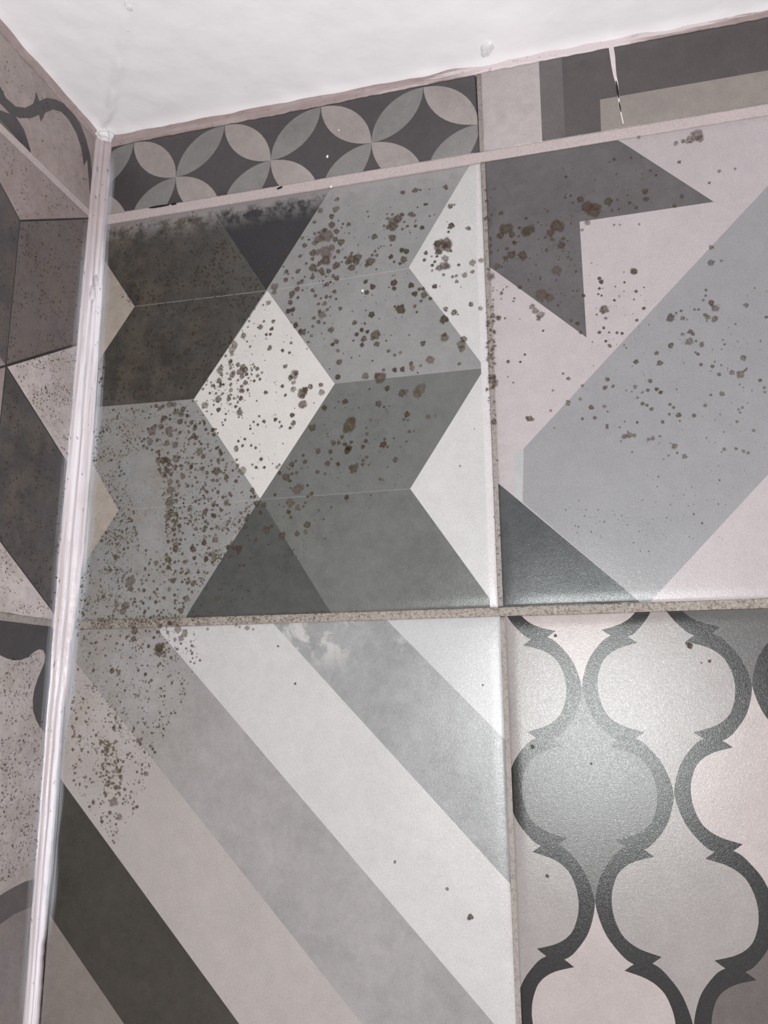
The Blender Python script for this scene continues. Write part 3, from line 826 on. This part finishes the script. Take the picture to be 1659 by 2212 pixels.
# spots: crop origin, crop scale, then "x y radius kind" in that crop
SPOTS = [
 (560, 400, 5.53, '''925 170 32 0;730 300 36 0;915 290 42 0;865 375 36 1;660 445 24 1;870 475 40 1;925 550 38 1;1065 470 28 1;1002 465 16 2;948 425 12 2;985 510 14 1;
 1075 575 12 2;1022 565 9 1;800 600 95 0;720 640 60 0;668 690 40 0;665 580 22 1;712 568 20 1;780 540 30 1;905 650 36 1;975 685 44 1;545 720 32 1;515 630 24 0;594 652 16 2;490 850 24 1;
 640 810 44 1;700 800 40 0;800 800 75 0;870 740 40 0;800 900 60 1;945 795 28 1;900 865 24 1;635 882 26 1;563 936 20 1;640 985 50 1;720 940 32 1;920 960 46 1;988 918 13 2;740 1020 36 1;830 1030 34 1;
 760 1060 26 1;680 1020 24 1;800 1090 18 1;325 1030 28 1;345 1062 16 1;320 1135 30 1;290 975 13 1;400 1112 14 1;460 1035 28 1;485 1012 16 1;545 1097 15 1;635 1097 30 1;640 1060 16 1;760 1145 16 1;
 880 1085 24 1;925 1110 34 1;805 1190 30 1;850 1158 17 2;768 1212 10 1;510 1155 28 1;470 1172 22 1;450 1240 36 1;518 1255 14 2;640 1258 28 1;572 1232 10 1;390 1300 40 1;380 1340 20 1;462 1345 20 2;
 372 1402 32 1;345 1510 34 2;395 1490 34 2;395 1545 14 2;672 1322 24 1;737 1352 17 1;800 1335 26 1;852 1335 20 1;920 1360 15 2;900 1275 28 1;710 1418 22 1;780 1415 30 0;815 1488 22 1;750 1550 50 0;
 720 1510 24 1;655 1585 24 1;490 1592 11 2;968 1478 26 1;710 1635 26 1;780 1650 20 1;183 1215 48 0;180 1280 30 0;110 1405 32 0;47 1432 15 1;58 1628 18 1;168 1628 26 1;440 1655 22 1;
 1105 880 60 1;1180 860 50 1;1060 920 36 1;1100 985 48 1;1160 920 40 1;1105 815 24 1;1030 865 22 1;1325 920 60 1;1385 790 22 1;1405 838 24 1;1350 838 20 1;1290 955 30 1;1382 615 38 1;1310 622 12 1;
 1455 733 11 2;1425 755 11 2;1490 727 9 2;1575 718 13 2;1575 855 32 2;1612 918 18 2;1590 635 46 1;1600 500 56 1;1540 500 30 1;1492 488 22 1;1535 400 22 1;1590 352 20 1;1528 345 14 1;1295 318 14 1;1305 378 14 1;
 1570 265 10 1;1182 716 12 1;1400 1005 12 2;1160 1042 10 1;1270 1155 26 2;1355 1218 32 2;1340 1190 14 2;1283 1285 32 2;1550 1222 12 2;1610 1165 44 2;1610 1235 28 2;1345 1548 40 2;1275 1498 11 2;1435 1597 10 2;
 1140 1640 36 1;1262 1655 16 2;1620 1450 18 2;845 1458 10 2;300 825 26 1;200 900 20 1;110 940 18 1;30 1020 24 1;40 1065 26 1;'''),
 (840, 400, 5.53, '''168 88 28 1;318 65 38 1;378 60 14 2;678 25 34 1;485 52 11 1;430 232 20 2;455 228 16 2;342 265 12 2;735 252 36 1;780 235 16 1;50 440 60 0;110 400 60 1;160 350 30 1;260 345 34 1;300 360 26 1;
 488 370 14 1;543 356 9 2;322 425 12 2;185 440 16 1;60 500 60 1;162 525 20 1;225 492 18 2;318 492 22 2;397 510 28 2;255 565 12 2;40 635 44 1;20 718 13 2;330 632 10 1;160 775 34 2;210 790 36 2;
 180 890 44 1;135 935 22 2;25 855 32 2;65 918 18 2;742 488 44 2;695 440 10 1;713 560 18 2;948 515 30 1;690 680 72 1;610 730 80 1;580 700 50 1;700 740 60 1;590 800 44 1;742 788 20 2;442 808 28 2;427 893 25 2;
 513 852 14 1;575 852 18 2;675 875 44 0;660 960 64 0;690 970 50 0;610 985 40 0;550 915 20 2;518 958 22 2;518 1022 16 1;575 1000 20 1;655 1072 22 1;835 955 22 2;760 1095 22 1;805 1085 22 1;812 1150 26 1;
 902 1075 38 0;1000 1035 26 1;1000 930 46 0;1100 900 34 0;548 1210 34 2;610 1210 10 1;862 1218 9 1;65 1165 50 1;65 1240 30 2;270 1195 38 2;310 1300 36 2;365 1245 24 2;408 1238 24 2;420 1310 46 1;495 1355 24 2;
 385 1385 22 1;310 1445 24 1;335 1518 16 2;145 1480 60 2;75 1452 16 2;665 1605 56 2;980 1425 34 1;680 1480 32 1;780 1520 40 1;825 1545 12 2;1095 1475 30 0;1340 333 30 1;1400 520 88 1;1330 600 44 1;
 1470 590 40 1;1500 690 30 2;1560 510 22 2;1640 560 60 1;1640 395 20 2;1550 610 20 1;1215 718 26 1;1215 800 26 1;1410 758 26 1;1303 782 12 2;1470 830 54 1;1400 870 34 1;1600 840 60 1;1290 970 46 0;
 1215 1090 54 0;1145 400 18 2;1165 190 20 2;1260 45 16 1;1410 1215 12 2;1240 1262 12 1;1290 1258 9 1;1345 1290 24 1;1365 1250 14 1;1343 1360 12 1;1500 1355 16 1;1488 1390 14 1;1560 1220 30 1;1240 1560 34 1;
 1310 1590 34 1;1250 1630 24 0;1388 1590 14 2;1310 1580 14 2;1190 1640 30 1;1565 1600 9 1;'''),
 (400, 600, 5.53, '''830 370 16 0;768 460 16 0;765 520 16 1;750 590 14 1;825 550 12 0;685 632 10 1;700 690 36 1;740 762 15 1;778 822 18 1;940 522 18 2;1055 522 26 1;905 588 34 1;868 595 12 2;1035 613 25 2;
 970 680 20 2;1018 675 20 2;835 697 10 1;1010 840 32 1;1165 870 22 2;1268 780 20 2;1248 897 20 2;1195 1058 28 1;865 1088 26 1;918 1135 18 1;868 1172 24 1;893 1213 19 2;825 1232 20 2;785 1230 10 2;
 1300 1165 56 0;1260 1200 34 1;1325 1140 32 1;1295 1255 30 0;1290 1335 34 0;1160 1295 24 2;1198 1403 20 2;963 1370 26 2;748 1342 20 2;855 1473 12 2;772 1412 8 2;1495 1305 32 1;1400 1370 64 1;1430 1340 40 2;1400 1415 34 1;
 1405 1510 54 1;1625 1280 30 1;1630 1370 40 0;1370 640 28 2;1320 573 30 2;1405 650 40 1;1472 650 12 2;1510 695 22 0;1472 770 18 1;1535 478 20 1;1595 535 20 1;1525 582 22 1;1455 850 10 2;
 585 790 44 0;560 850 44 0;560 910 30 0;485 935 18 1;540 1000 32 1;630 1040 30 1;690 1060 32 1;660 1120 50 1;720 1100 36 1;735 1155 22 2;680 1180 30 1;560 1165 36 1;580 1130 26 1;545 1080 22 1;
 430 1070 30 0;415 1110 40 0;435 1160 24 1;410 1230 34 1;425 1275 22 2;455 1275 16 2;335 1292 26 1;312 1252 14 1;255 1280 14 1;260 1230 20 0;545 1275 22 1;525 1210 18 1;632 1225 18 1;720 1255 30 1;
 675 1300 24 1;675 1350 34 1;548 1345 26 0;540 1400 18 1;215 1330 20 1;297 1378 17 2;373 1382 15 2;395 1450 44 1;520 1448 30 1;583 1442 18 1;670 1440 28 2;237 1522 42 0;343 1520 14 2;537 1512 18 1;603 1537 18 2;
 398 1580 27 2;263 1597 12 2;318 1633 13 2;487 1625 13 2;520 1597 8 2;655 1610 42 1;655 1560 14 2;1278 1640 30 2;1540 1497 9 2;1310 1560 7 2;885 1655 16 2;140 1475 9 2;90 1475 12 2;'''),
 (660, 640, 4.1475, '''310 110 22 1;595 165 32 2;440 238 30 1;545 128 10 2;530 255 22 2;505 303 22 2;552 318 20 2;458 345 20 2;525 382 28 1;632 345 44 1;600 375 22 1;430 398 12 2;508 436 20 2;640 428 26 1;230 300 30 1;275 408 24 1;
 242 432 20 2;723 400 10 2;767 350 8 1;930 348 10 1;743 492 18 1;800 528 18 1;850 505 18 0;288 487 20 0;1052 423 28 1;1245 370 40 0;1245 345 24 1;1420 385 34 1;1400 430 46 0;1400 470 34 0;
 1115 570 44 0;945 602 22 1;955 645 26 0;1032 622 16 0;868 655 24 2;797 660 23 2;700 660 16 1;302 590 28 1;292 725 26 2;535 715 34 0;665 735 50 1;640 710 24 1;412 552 9 2;485 535 8 2;600 578 10 2;215 652 8 2;
 1378 605 18 1;1005 685 10 2;858 120 48 2;733 826 26 2;573 832 10 2;865 868 36 1;905 850 20 0;1035 830 50 0;1000 880 44 0;655 965 30 1;703 992 12 2;355 945 26 2;298 945 14 0;170 1003 26 2;265 1000 9 2;
 477 1000 8 2;400 1150 60 1;370 1190 40 1;420 1110 34 1;910 1060 28 2;880 1105 16 1;918 1112 12 1;1098 1080 24 0;1165 1070 12 0;60 1178 34 1;328 1257 22 1;250 1312 28 1;298 1315 20 1;352 1328 20 2;408 1308 18 2;385 1360 30 2;370 1395 22 2;
 115 1387 24 1;222 1395 20 2;545 1180 12 1;550 1233 18 1;542 1298 20 2;515 1350 20 2;698 1330 32 2;708 1280 14 2;735 1350 12 2;793 1272 10 2;905 1302 12 1;930 1212 18 1;972 1210 10 1;548 1440 18 1;515 1472 18 1;
 510 1508 14 2;460 1508 16 1;430 1550 40 1;410 1535 26 1;290 1505 20 2;198 1500 26 1;232 1458 14 1;805 1465 26 1;567 1510 9 2;105 1575 20 1;175 1590 14 1;670 1638 16 1;585 1110 14 0;1385 1520 12 0;1512 1190 7 1;735 1530 9 1;'''),
 (200, 860, 5.53, '''600 160 16 1;630 242 10 2;675 235 12 2;760 95 24 1;850 240 32 1;845 100 24 1;800 120 30 0;920 75 40 0;980 80 34 0;1080 130 36 1;1010 165 34 0;1060 190 40 0;1130 208 24 2;1045 280 36 1;1112 293 18 1;
 1185 295 28 1;1225 360 30 1;1225 335 22 2;1045 412 24 1;1210 450 34 1;1240 470 28 1;1275 520 18 1;1298 548 18 2;1340 300 18 2;1355 375 20 2;1440 378 26 2;1450 435 24 2;1498 418 13 2;1475 372 14 2;710 385 60 0;
 820 340 40 0;920 380 50 0;930 440 30 0;690 520 40 0;650 600 20 1;710 620 18 1;790 640 24 1;775 500 24 1;890 540 36 0;990 555 42 0;900 655 17 1;850 750 40 1;900 750 36 1;790 750 36 0;1000 720 46 0;1040 705 20 1;
 1060 628 14 1;1280 640 50 0;1325 700 30 1;1340 605 16 1;1380 585 14 1;1403 632 15 1;1480 602 20 2;1537 660 26 2;1195 713 18 1;1420 748 18 1;1505 742 26 1;1560 738 20 1;1180 822 26 1;1315 845 26 1;1370 893 24 1;
 1425 795 12 2;1388 813 12 2;1480 870 50 1;1175 890 15 1;1080 940 32 0;1238 957 12 2;1250 1008 18 1;1440 985 22 1;1490 985 22 1;1597 945 36 1;1195 1050 18 1;1135 1047 24 1;1015 1000 24 1;1035 1045 22 1;
 1298 1093 17 1;1368 1122 22 2;1328 1165 14 2;1500 1125 24 1;1435 1105 12 2;1520 1035 15 1;1230 1235 22 1;1272 1217 13 2;1095 1212 11 2;1085 1255 14 2;1100 1300 12 2;1053 1190 12 2;1003 1218 18 1;1010 1165 15 1;
 1160 1330 28 1;1445 1275 30 1;1350 1355 36 1;1545 1342 22 1;1450 1408 32 2;1437 1335 12 2;1000 1378 22 1;1073 1368 10 2;1170 1395 16 1;1350 1475 24 1;1040 1530 30 1;1140 1500 16 2;1155 1460 16 1;1195 1518 12 2;
 1100 1437 13 2;1348 1545 28 1;1240 1565 24 1;1295 1560 15 1;1435 1560 18 1;1487 1540 24 1;1210 1635 14 2;980 1630 20 2;970 1575 26 1;900 870 32 1;985 852 18 1;860 920 30 1;800 850 26 0;1070 812 18 1;1065 850 16 1;
 925 1000 40 0;930 1100 50 0;910 1250 50 0;930 1360 46 0;900 1420 44 0;860 1130 14 1;935 910 24 1;590 515 16 1;1560 1185 22 1;1600 1250 40 0;1640 1140 24 1;1250 785 11 2;1302 782 13 2;'''),
 (460, 860, 5.53, '''562 225 15 2;487 285 16 2;445 328 11 2;448 366 17 2;537 320 18 2;612 278 22 2;747 258 26 2;797 287 16 2;820 337 18 2;943 208 30 2;962 305 34 1;925 358 22 2;383 490 19 2;305 515 18 2;355 570 20 2;
 460 567 17 2;513 595 19 2;280 608 34 1;285 735 17 2;295 805 24 1;575 730 24 2;470 795 16 1;517 828 21 2;615 828 19 2;713 785 10 2;765 828 24 0;795 800 20 1;350 870 52 0;238 865 17 2;308 942 13 2;278 995 24 2;
 470 1100 30 1;458 1180 18 2;500 1175 20 2;207 1140 22 1;220 1168 16 2;125 1185 22 1;837 545 10 2;195 160 10 2;155 187 12 2;320 175 38 1;310 228 13 2;270 98 18 1;203 80 16 1;148 262 18 1;120 322 14 2;110 292 10 2;
 1335 120 28 2;1190 355 38 2;1545 458 28 1;1440 530 32 1;1495 540 22 2;1580 548 24 2;1610 620 36 2;1260 630 30 1;1405 643 22 2;1080 685 20 2;1100 762 28 1;945 790 38 1;990 752 16 2;1370 790 30 1;1415 725 16 1;
 1493 790 24 2;1060 838 14 1;1132 828 10 2;915 845 16 1;1000 892 22 1;945 905 22 1;795 897 24 2;870 945 48 1;920 990 22 2;1248 885 20 1;1335 905 16 1;1015 1090 64 0;1130 1043 18 2;1180 1145 28 1;1135 1175 20 2;
 930 1075 14 2;742 1155 20 2;925 1250 56 0;1010 1310 36 0;1105 1250 18 1;1080 1295 18 1;905 1360 28 2;930 1425 26 1;850 1295 12 1;1600 1183 30 2;1415 1300 16 1;1265 1340 12 2;1325 1450 13 2;1215 1455 8 2;
 1128 1515 44 1;1110 1600 30 0;1005 1622 32 1;830 1640 44 1;640 1575 46 1;700 1530 20 2;568 1368 24 2;530 1260 34 1;610 1275 34 1;500 1250 20 1;422 1400 20 2;380 1550 24 1;400 1445 30 1;1640 840 32 1;793 1275 12 1;'''),
 (200, 1120, 4.608, '''1000 305 30 1;985 290 22 1;1008 165 11 2;1125 90 24 1;1030 105 20 1;1080 100 12 1;1240 85 20 1;865 75 22 1;880 213 18 1;830 265 32 0;825 300 28 1;778 300 14 1;820 160 14 2;815 115 26 1;
 635 445 26 0;755 410 32 1;735 362 20 1;755 490 24 1;675 480 14 1;820 435 18 1;920 435 22 0;825 525 20 0;858 425 11 2;1130 402 26 2;1225 215 34 0;1110 245 26 1;1165 293 12 2;1210 370 36 0;1015 395 22 1;1110 535 14 1;
 1145 542 14 1;1048 538 12 2;893 632 14 2;955 602 14 2;945 645 16 2;1008 645 26 1;800 620 26 1;850 708 10 2;818 762 17 2;955 705 14 1;930 800 36 0;765 705 22 0;645 705 14 2;615 730 16 1;713 792 20 1;630 832 20 2;
 820 843 14 1;865 842 11 1;880 920 28 1;823 962 11 2;820 895 12 2;495 652 14 1;515 717 18 2;505 843 16 2;562 562 12 2;525 495 12 2;558 893 14 1;515 940 14 2;612 972 12 2;645 920 12 2;685 938 12 2;708 912 10 2;
 375 630 50 0;380 700 30 1;235 385 24 1;105 775 20 1;240 860 30 0;330 870 40 0;300 930 34 0;385 803 12 1;770 1040 26 1;670 1070 26 1;420 1110 34 0;410 1200 26 1;612 1187 16 2;502 1252 12 1;558 1272 17 2;
 665 1320 56 1;660 1290 44 1;720 1370 16 1;675 1445 16 1;528 1550 17 2;548 1465 12 1;585 1612 18 1;650 1130 22 1;750 1135 18 1;850 1100 40 0;920 1140 36 0;880 1190 30 0;820 1205 20 0;880 1245 14 1;980 1225 12 1;
 932 1295 12 1;978 1320 12 1;1072 1412 14 1;1015 1440 11 1;1145 1100 16 0;1430 1062 18 0;1465 1080 14 0;1540 1090 24 0;1600 1105 14 0;1605 1005 20 1;1455 300 34 2;1560 215 18 1;1518 95 18 2;1365 380 20 1;1505 465 15 2;
 1465 470 14 2;1575 395 13 1;1310 645 12 1;1250 790 28 0;1280 705 14 1;1350 285 22 2;1400 295 20 2;1450 340 16 2;345 1175 10 2;452 1265 9 2;530 1120 12 2;570 1125 12 2;195 1520 24 1;260 1530 24 0;'''),
 (1059, 400, 2.765, '''62 166 16 2;217 198 9 2;540 85 22 1;705 100 28 1;620 150 54 1;580 130 40 1;925 38 20 1;932 85 18 1;1145 66 15 1;1100 125 14 1;873 135 14 1;95 260 44 1;70 300 20 1;230 265 34 1;170 255 14 2;400 245 44 1;
 360 285 26 1;425 360 24 1;435 320 14 1;130 415 28 0;208 412 36 1;100 382 12 1;370 325 14 1;330 312 12 1;335 388 12 1;400 510 34 0;465 430 9 1;38 490 24 1;300 550 10 0;310 655 40 0;355 670 30 0;180 610 20 0;
 557 660 12 2;517 633 8 1;405 718 8 2;520 826 14 2;540 880 12 1;482 810 10 1;580 225 18 0;548 268 12 0;740 238 8 1;775 238 8 0;890 235 10 0;857 513 22 2;652 558 13 2;664 578 16 2;652 617 10 2;672 617 5 2;645 652 8 2;665 660 8 2;
 742 688 10 2;802 582 9 2;747 606 6 2;770 662 5 2;870 635 12 2;918 612 6 2;858 683 6 2;917 736 12 2;680 745 28 1;636 774 7 2;690 795 10 1;875 808 11 2;652 880 12 2;678 853 10 2;710 880 9 1;757 881 10 2;787 886 11 2;
 690 932 10 2;713 960 14 1;812 973 7 1;316 870 8 2;106 1054 12 2;180 1056 9 2;207 1012 8 2;106 1145 5 2;138 1180 6 2;435 1126 9 1;466 1156 15 1;374 1226 9 0;362 1346 10 0;235 1396 20 1;220 1388 12 0;255 1400 12 0;
 248 725 18 0;270 750 22 0;300 775 24 0;290 800 14 1;142 685 9 1;72 640 16 1;67 682 7 1;88 795 9 1;40 800 18 1;20 790 22 1;178 800 6 0;98 607 6 1;1320 372 18 0;1320 462 22 0;1380 452 10 0;1288 628 10 1;1287 660 9 1;
 1272 688 9 1;1320 705 22 1;1345 735 26 0;1300 790 18 0;1285 775 14 1;1340 800 22 0;1076 795 30 1;1110 765 9 1;1140 752 11 1;1150 795 16 0;1175 803 8 0;1244 743 10 1;1195 875 18 1;1210 890 14 1;1150 890 14 0;1190 935 26 0;
 1228 932 9 1;1262 955 18 0;1240 1010 12 1;1225 1000 8 1;993 1003 15 1;1080 958 19 1;870 1056 17 1;1015 1062 18 1;1000 1072 10 0;1258 1072 13 1;1327 1082 14 1;1380 1076 8 1;1367 1130 14 1;1443 1120 18 0;1495 1130 28 0;
 1525 1105 10 1;1512 1032 20 0;1528 718 17 0;1648 788 12 1;1612 1166 13 1;1637 1210 12 0;1640 1236 11 0;1512 1208 7 0;1385 1245 18 0;1317 1253 10 1;700 1160 15 1;685 1208 16 1;735 1202 13 1;955 1170 15 1;865 1205 14 0;
 942 1225 13 1;995 1220 14 2;1018 1238 14 2;912 1236 9 0;880 1270 10 0;908 1305 14 1;935 1315 12 1;962 1338 14 1;1073 1310 12 1;1095 1328 11 1;1070 1368 10 1;1125 1375 18 1;1132 1408 8 1;1217 1376 15 1;603 1328 16 1;
 680 1322 13 0;625 1388 13 1;550 1396 11 1;538 1278 12 0;465 1300 18 0;550 1198 12 0;698 1435 10 1;698 1450 10 1;877 1418 9 2;803 1412 6 1;773 1446 7 1;1030 1415 13 1;1283 1315 14 0;1372 1370 7 0;1505 1328 11 0;
 1483 1340 9 0;1492 1358 9 0;1473 1412 11 0;1573 1465 11 0;800 1500 18 0;830 1492 20 0;860 1495 14 0;970 1512 16 0;1012 1500 9 0;945 1518 12 0;1100 1560 20 0;1160 1620 18 0;1065 1615 9 0;848 1595 8 0;1397 1577 14 0;
 1468 1575 12 0;1512 1590 12 0;1540 1600 12 0;382 1450 5 2;42 1645 6 2;20 1415 20 1;15 1150 18 1;15 980 14 1;'''),
]
done = []
for ox, oy, sc, txt in SPOTS:
    for rec in txt.replace('\n', ' ').split(';'):
        rec = rec.split()
        if len(rec) != 4: continue
        x, y, r, kd = map(float, rec); px, py, pr = ox + x / sc, oy + y / sc, r / sc
        if any(o2 != ox * 10000 + oy and math.hypot(px - x2, py - y2) < max(3.0, 0.6 * max(pr, r2)) and min(pr, r2) > 0.45 * max(pr, r2) for x2, y2, r2, o2 in done): continue
        done.append((px, py, pr, ox * 10000 + oy))
        a_, b_ = on_back(px, py)
        pick(a_, b_).colony(a_, b_, pr * (on_back(px + 1, py)[0] - a_) * 0.98, int(kd), back3)
def scatter(poly, n, rmin, rmax, kinds, store=None, hole=None, to2=on_back, to3=back3, dens=None, power=2.5, sc=MM):
    xs_ = [p[0] for p in poly]; ys_ = [p[1] for p in poly]; k = 0; tries = 0
    while k < n and tries < n * 40:
        tries += 1
        x = random.uniform(min(xs_), max(xs_)); y = random.uniform(min(ys_), max(ys_))
        if not inside((x, y), poly) or (hole and inside((x, y), hole)): continue
        d = 0.5 + 0.9 * noise.noise(Vector((x / 38, y / 38, 5)))
        if dens: d *= dens(x, y)
        if random.random() > d: continue
        r = (rmin + (rmax - rmin) * random.random() ** power) * sc; a_, b_ = to2(x, y)
        (store or pick(a_, b_)).disc(a_, b_, r, random.choice(kinds), random.uniform(0.45, 0.8), to3, aspect=random.uniform(0.8, 1.2)); k += 1
wiped = [(262, 985), (336, 975), (350, 1050), (356, 1120), (362, 1188), (302, 1188), (290, 1100), (280, 1040)]
scatter([(205, 885), (420, 866), (556, 1078), (400, 1333), (168, 1342), (180, 1222), (256, 1102), (200, 1000)], 1500, 0.8, 3.6, (0.3, 0.6, 0.9), hole=wiped)
scatter([(205, 885), (300, 880), (300, 980), (262, 985), (290, 1100), (302, 1188), (280, 1260), (200, 1330), (168, 1340), (180, 1222), (256, 1102), (200, 1000)], 650, 0.8, 2.6, (0.2, 0.5, 0.8), hole=wiped)
scatter([(336, 975), (372, 1000), (385, 1100), (392, 1190), (362, 1195), (356, 1120), (350, 1050)], 200, 1, 3.6, (0.2, 0.4, 0.7))
scatter([(480, 1130), (556, 1080), (520, 1150), (470, 1230), (440, 1200)], 260, 0.8, 3, (0.3, 0.7))
scatter([(430, 860), (500, 740), (560, 760), (540, 840), (500, 900), (440, 890)], 140, 0.8, 3.2, (0.3, 0.6, 0.9))
scatter([(480, 800), (574, 640), (640, 740), (600, 1000), (560, 1060), (440, 880)], 110, 0.7, 2.0, (0.6, 0.9))
scatter([(250, 640), (420, 520), (500, 510), (572, 630), (420, 860), (215, 878), (212, 790), (291, 662)], 1300, 0.9, 3.6, (0.9, 1.0))
scatter([(235, 500), (440, 450), (570, 625), (291, 660)], 500, 0.9, 3.0, (0.9, 1.0))
scatter([(590, 500), (760, 440), (900, 480), (880, 700), (700, 800), (600, 660)], 220, 0.7, 2.0, (0.5, 0.9))
scatter([(600, 1010), (740, 850), (900, 830), (880, 1040), (660, 1200), (560, 1180)], 170, 0.7, 2.0, (0.6, 0.9))
scatter([(400, 1330), (560, 1080), (650, 1200), (560, 1330)], 120, 0.8, 2.4, (0.9, 1.0))
scatter([(1060, 480), (1250, 430), (1262, 700), (1180, 660), (1060, 570)], 110, 0.8, 2.4, (0.7, 1.0))
scatter([(1180, 370), (1400, 330), (1480, 430), (1250, 470)], 70, 0.8, 3.5, (0.6, 0.9))
scatter([(1260, 560), (1400, 560), (1400, 740), (1280, 760)], 28, 0.7, 1.8, (0.8,))
scatter([(1250, 780), (1659, 560), (1659, 1000), (1300, 960)], 110, 0.8, 2.4, (0.2, 0.4))
scatter([(1380, 960), (1640, 940), (1560, 1180), (1400, 1160)], 50, 0.8, 2.2, (0.2, 0.4))
scatter([(1210, 1080), (1420, 1080), (1420, 1200), (1250, 1180)], 60, 0.7, 1.8, (0.2, 0.4))
# specks along the joints
scatter([(165, 1336), (430, 1330), (430, 1350), (165, 1360)], 330, 0.9, 3.2, (0.5, 0.9))
scatter([(430, 1330), (800, 1318), (800, 1334), (430, 1350)], 150, 0.8, 2.4, (0.4, 0.8))
scatter([(1044, 400), (1060, 400), (1072, 900), (1056, 900)], 140, 1.0, 3.4, (0.5, 0.9))
scatter([(1050, 620), (1066, 620), (1074, 860), (1050, 860)], 60, 1.6, 4.2, (0.2, 0.5))
scatter([(1060, 900), (1072, 900), (1085, 1300), (1074, 1300)], 50, 0.8, 2.0, (0.5,))
# striped tile
scatter([(165, 1362), (420, 1352), (430, 1420), (400, 1500), (330, 1640), (260, 1590), (170, 1450)], 650, 0.8, 3.2, (0.4, 0.6, 0.9))
scatter([(170, 1440), (330, 1640), (310, 1720), (250, 1830), (160, 1700), (150, 1500)], 520, 0.9, 3.4, (0.2, 0.5, 0.7))
scatter([(215, 1600), (262, 1600), (262, 1720), (225, 1720)], 120, 1.5, 4.5, (0.0, 0.2))
for (x, y, r, kd) in ((246, 1732, 9, 0), (259, 1765, 6, 0), (234, 1692, 7, 0), (238, 1756, 4, 1), (270, 1705, 4, 1), (250, 1700, 5, 1), (220, 1774, 4, 1), (315, 1672, 5, 0), (335, 1625, 3, 2), (304, 1608, 4, 1), (300, 1600, 6, 0),
                      (345, 1405, 5, 0), (1017, 1980, 5, 2), (1012, 1984, 3, 1), (1490, 1395, 5, 2), (1484, 1390, 3, 2), (1533, 1428, 3, 2), (1515, 1432, 2, 1), (1200, 1373, 3, 2), (1150, 1613, 4, 2),
                      (1182, 1892, 3, 2), (1043, 1480, 2, 2), (638, 1477, 2.5, 2), (601, 1396, 2.5, 1), (853, 1862, 3, 1), (966, 1920, 3, 1), (1277, 1650, 2, 2), (287, 1737, 2, 2), (247, 1820, 3, 1),
                      (1460, 310, 5, 0), (1475, 305, 5, 0), (1490, 302, 10, 0), (1505, 292, 12, 0), (1512, 300, 8, 0), (1467, 350, 4, 1), (1532, 395, 3, 1), (1553, 370, 4, 0), (1380, 297, 4, 0), (1588, 365, 3, 0)):
    a_, b_ = on_back(x, y)
    pick(a_, b_).colony(a_, b_, r * MM, kd, back3)
mD.make('dense brown mould spots scattered over the chevron tile')
mE.make('sparse brown mould spots scattered over the arrow tile and grey band')
mF.make('fine mould specks on the striped and lattice tiles')
# left wall specks
LS = 0.00016
scatter([(0, 480), (40, 480), (10, 780), (0, 780)], 130, 1, 3.4, (0.9,), mL, to2=on_left, to3=left3, sc=LS)
scatter([(45, 480), (188, 478), (168, 740), (15, 785)], 900, 1, 4.2, (0.6, 0.9), mL, to2=on_left, to3=left3, sc=LS)
scatter([(20, 790), (165, 750), (150, 995)], 650, 1, 4.0, (0.3, 0.6), mL, to2=on_left, to3=left3, sc=LS)
scatter([(10, 810), (145, 1005), (122, 1325), (0, 1165)], 800, 1, 4.4, (0.7, 1.0), mL, to2=on_left, to3=left3, sc=LS)
scatter([(0, 1175), (118, 1330), (0, 1325)], 220, 1, 3.6, (0.3, 0.7), mL, to2=on_left, to3=left3, sc=LS)
scatter([(0, 1425), (90, 1410), (75, 1500), (95, 1580), (80, 1860), (0, 1910)], 1100, 1, 4.2, (0.2, 0.5, 0.7), mL, to2=on_left, to3=left3, sc=LS)
scatter([(0, 300), (185, 460), (45, 470), (0, 395)], 200, 1, 4, (0.2, 0.4), mL, to2=on_left, to3=left3, sc=LS)
scatter([(0, 80), (60, 150), (180, 290), (195, 420), (60, 300), (0, 200)], 90, 1, 4.5, (0.2, 0.5), mL, to2=on_left, to3=left3, sc=LS)
mL.make('fine brown mould specks peppered over the left wall tiles')
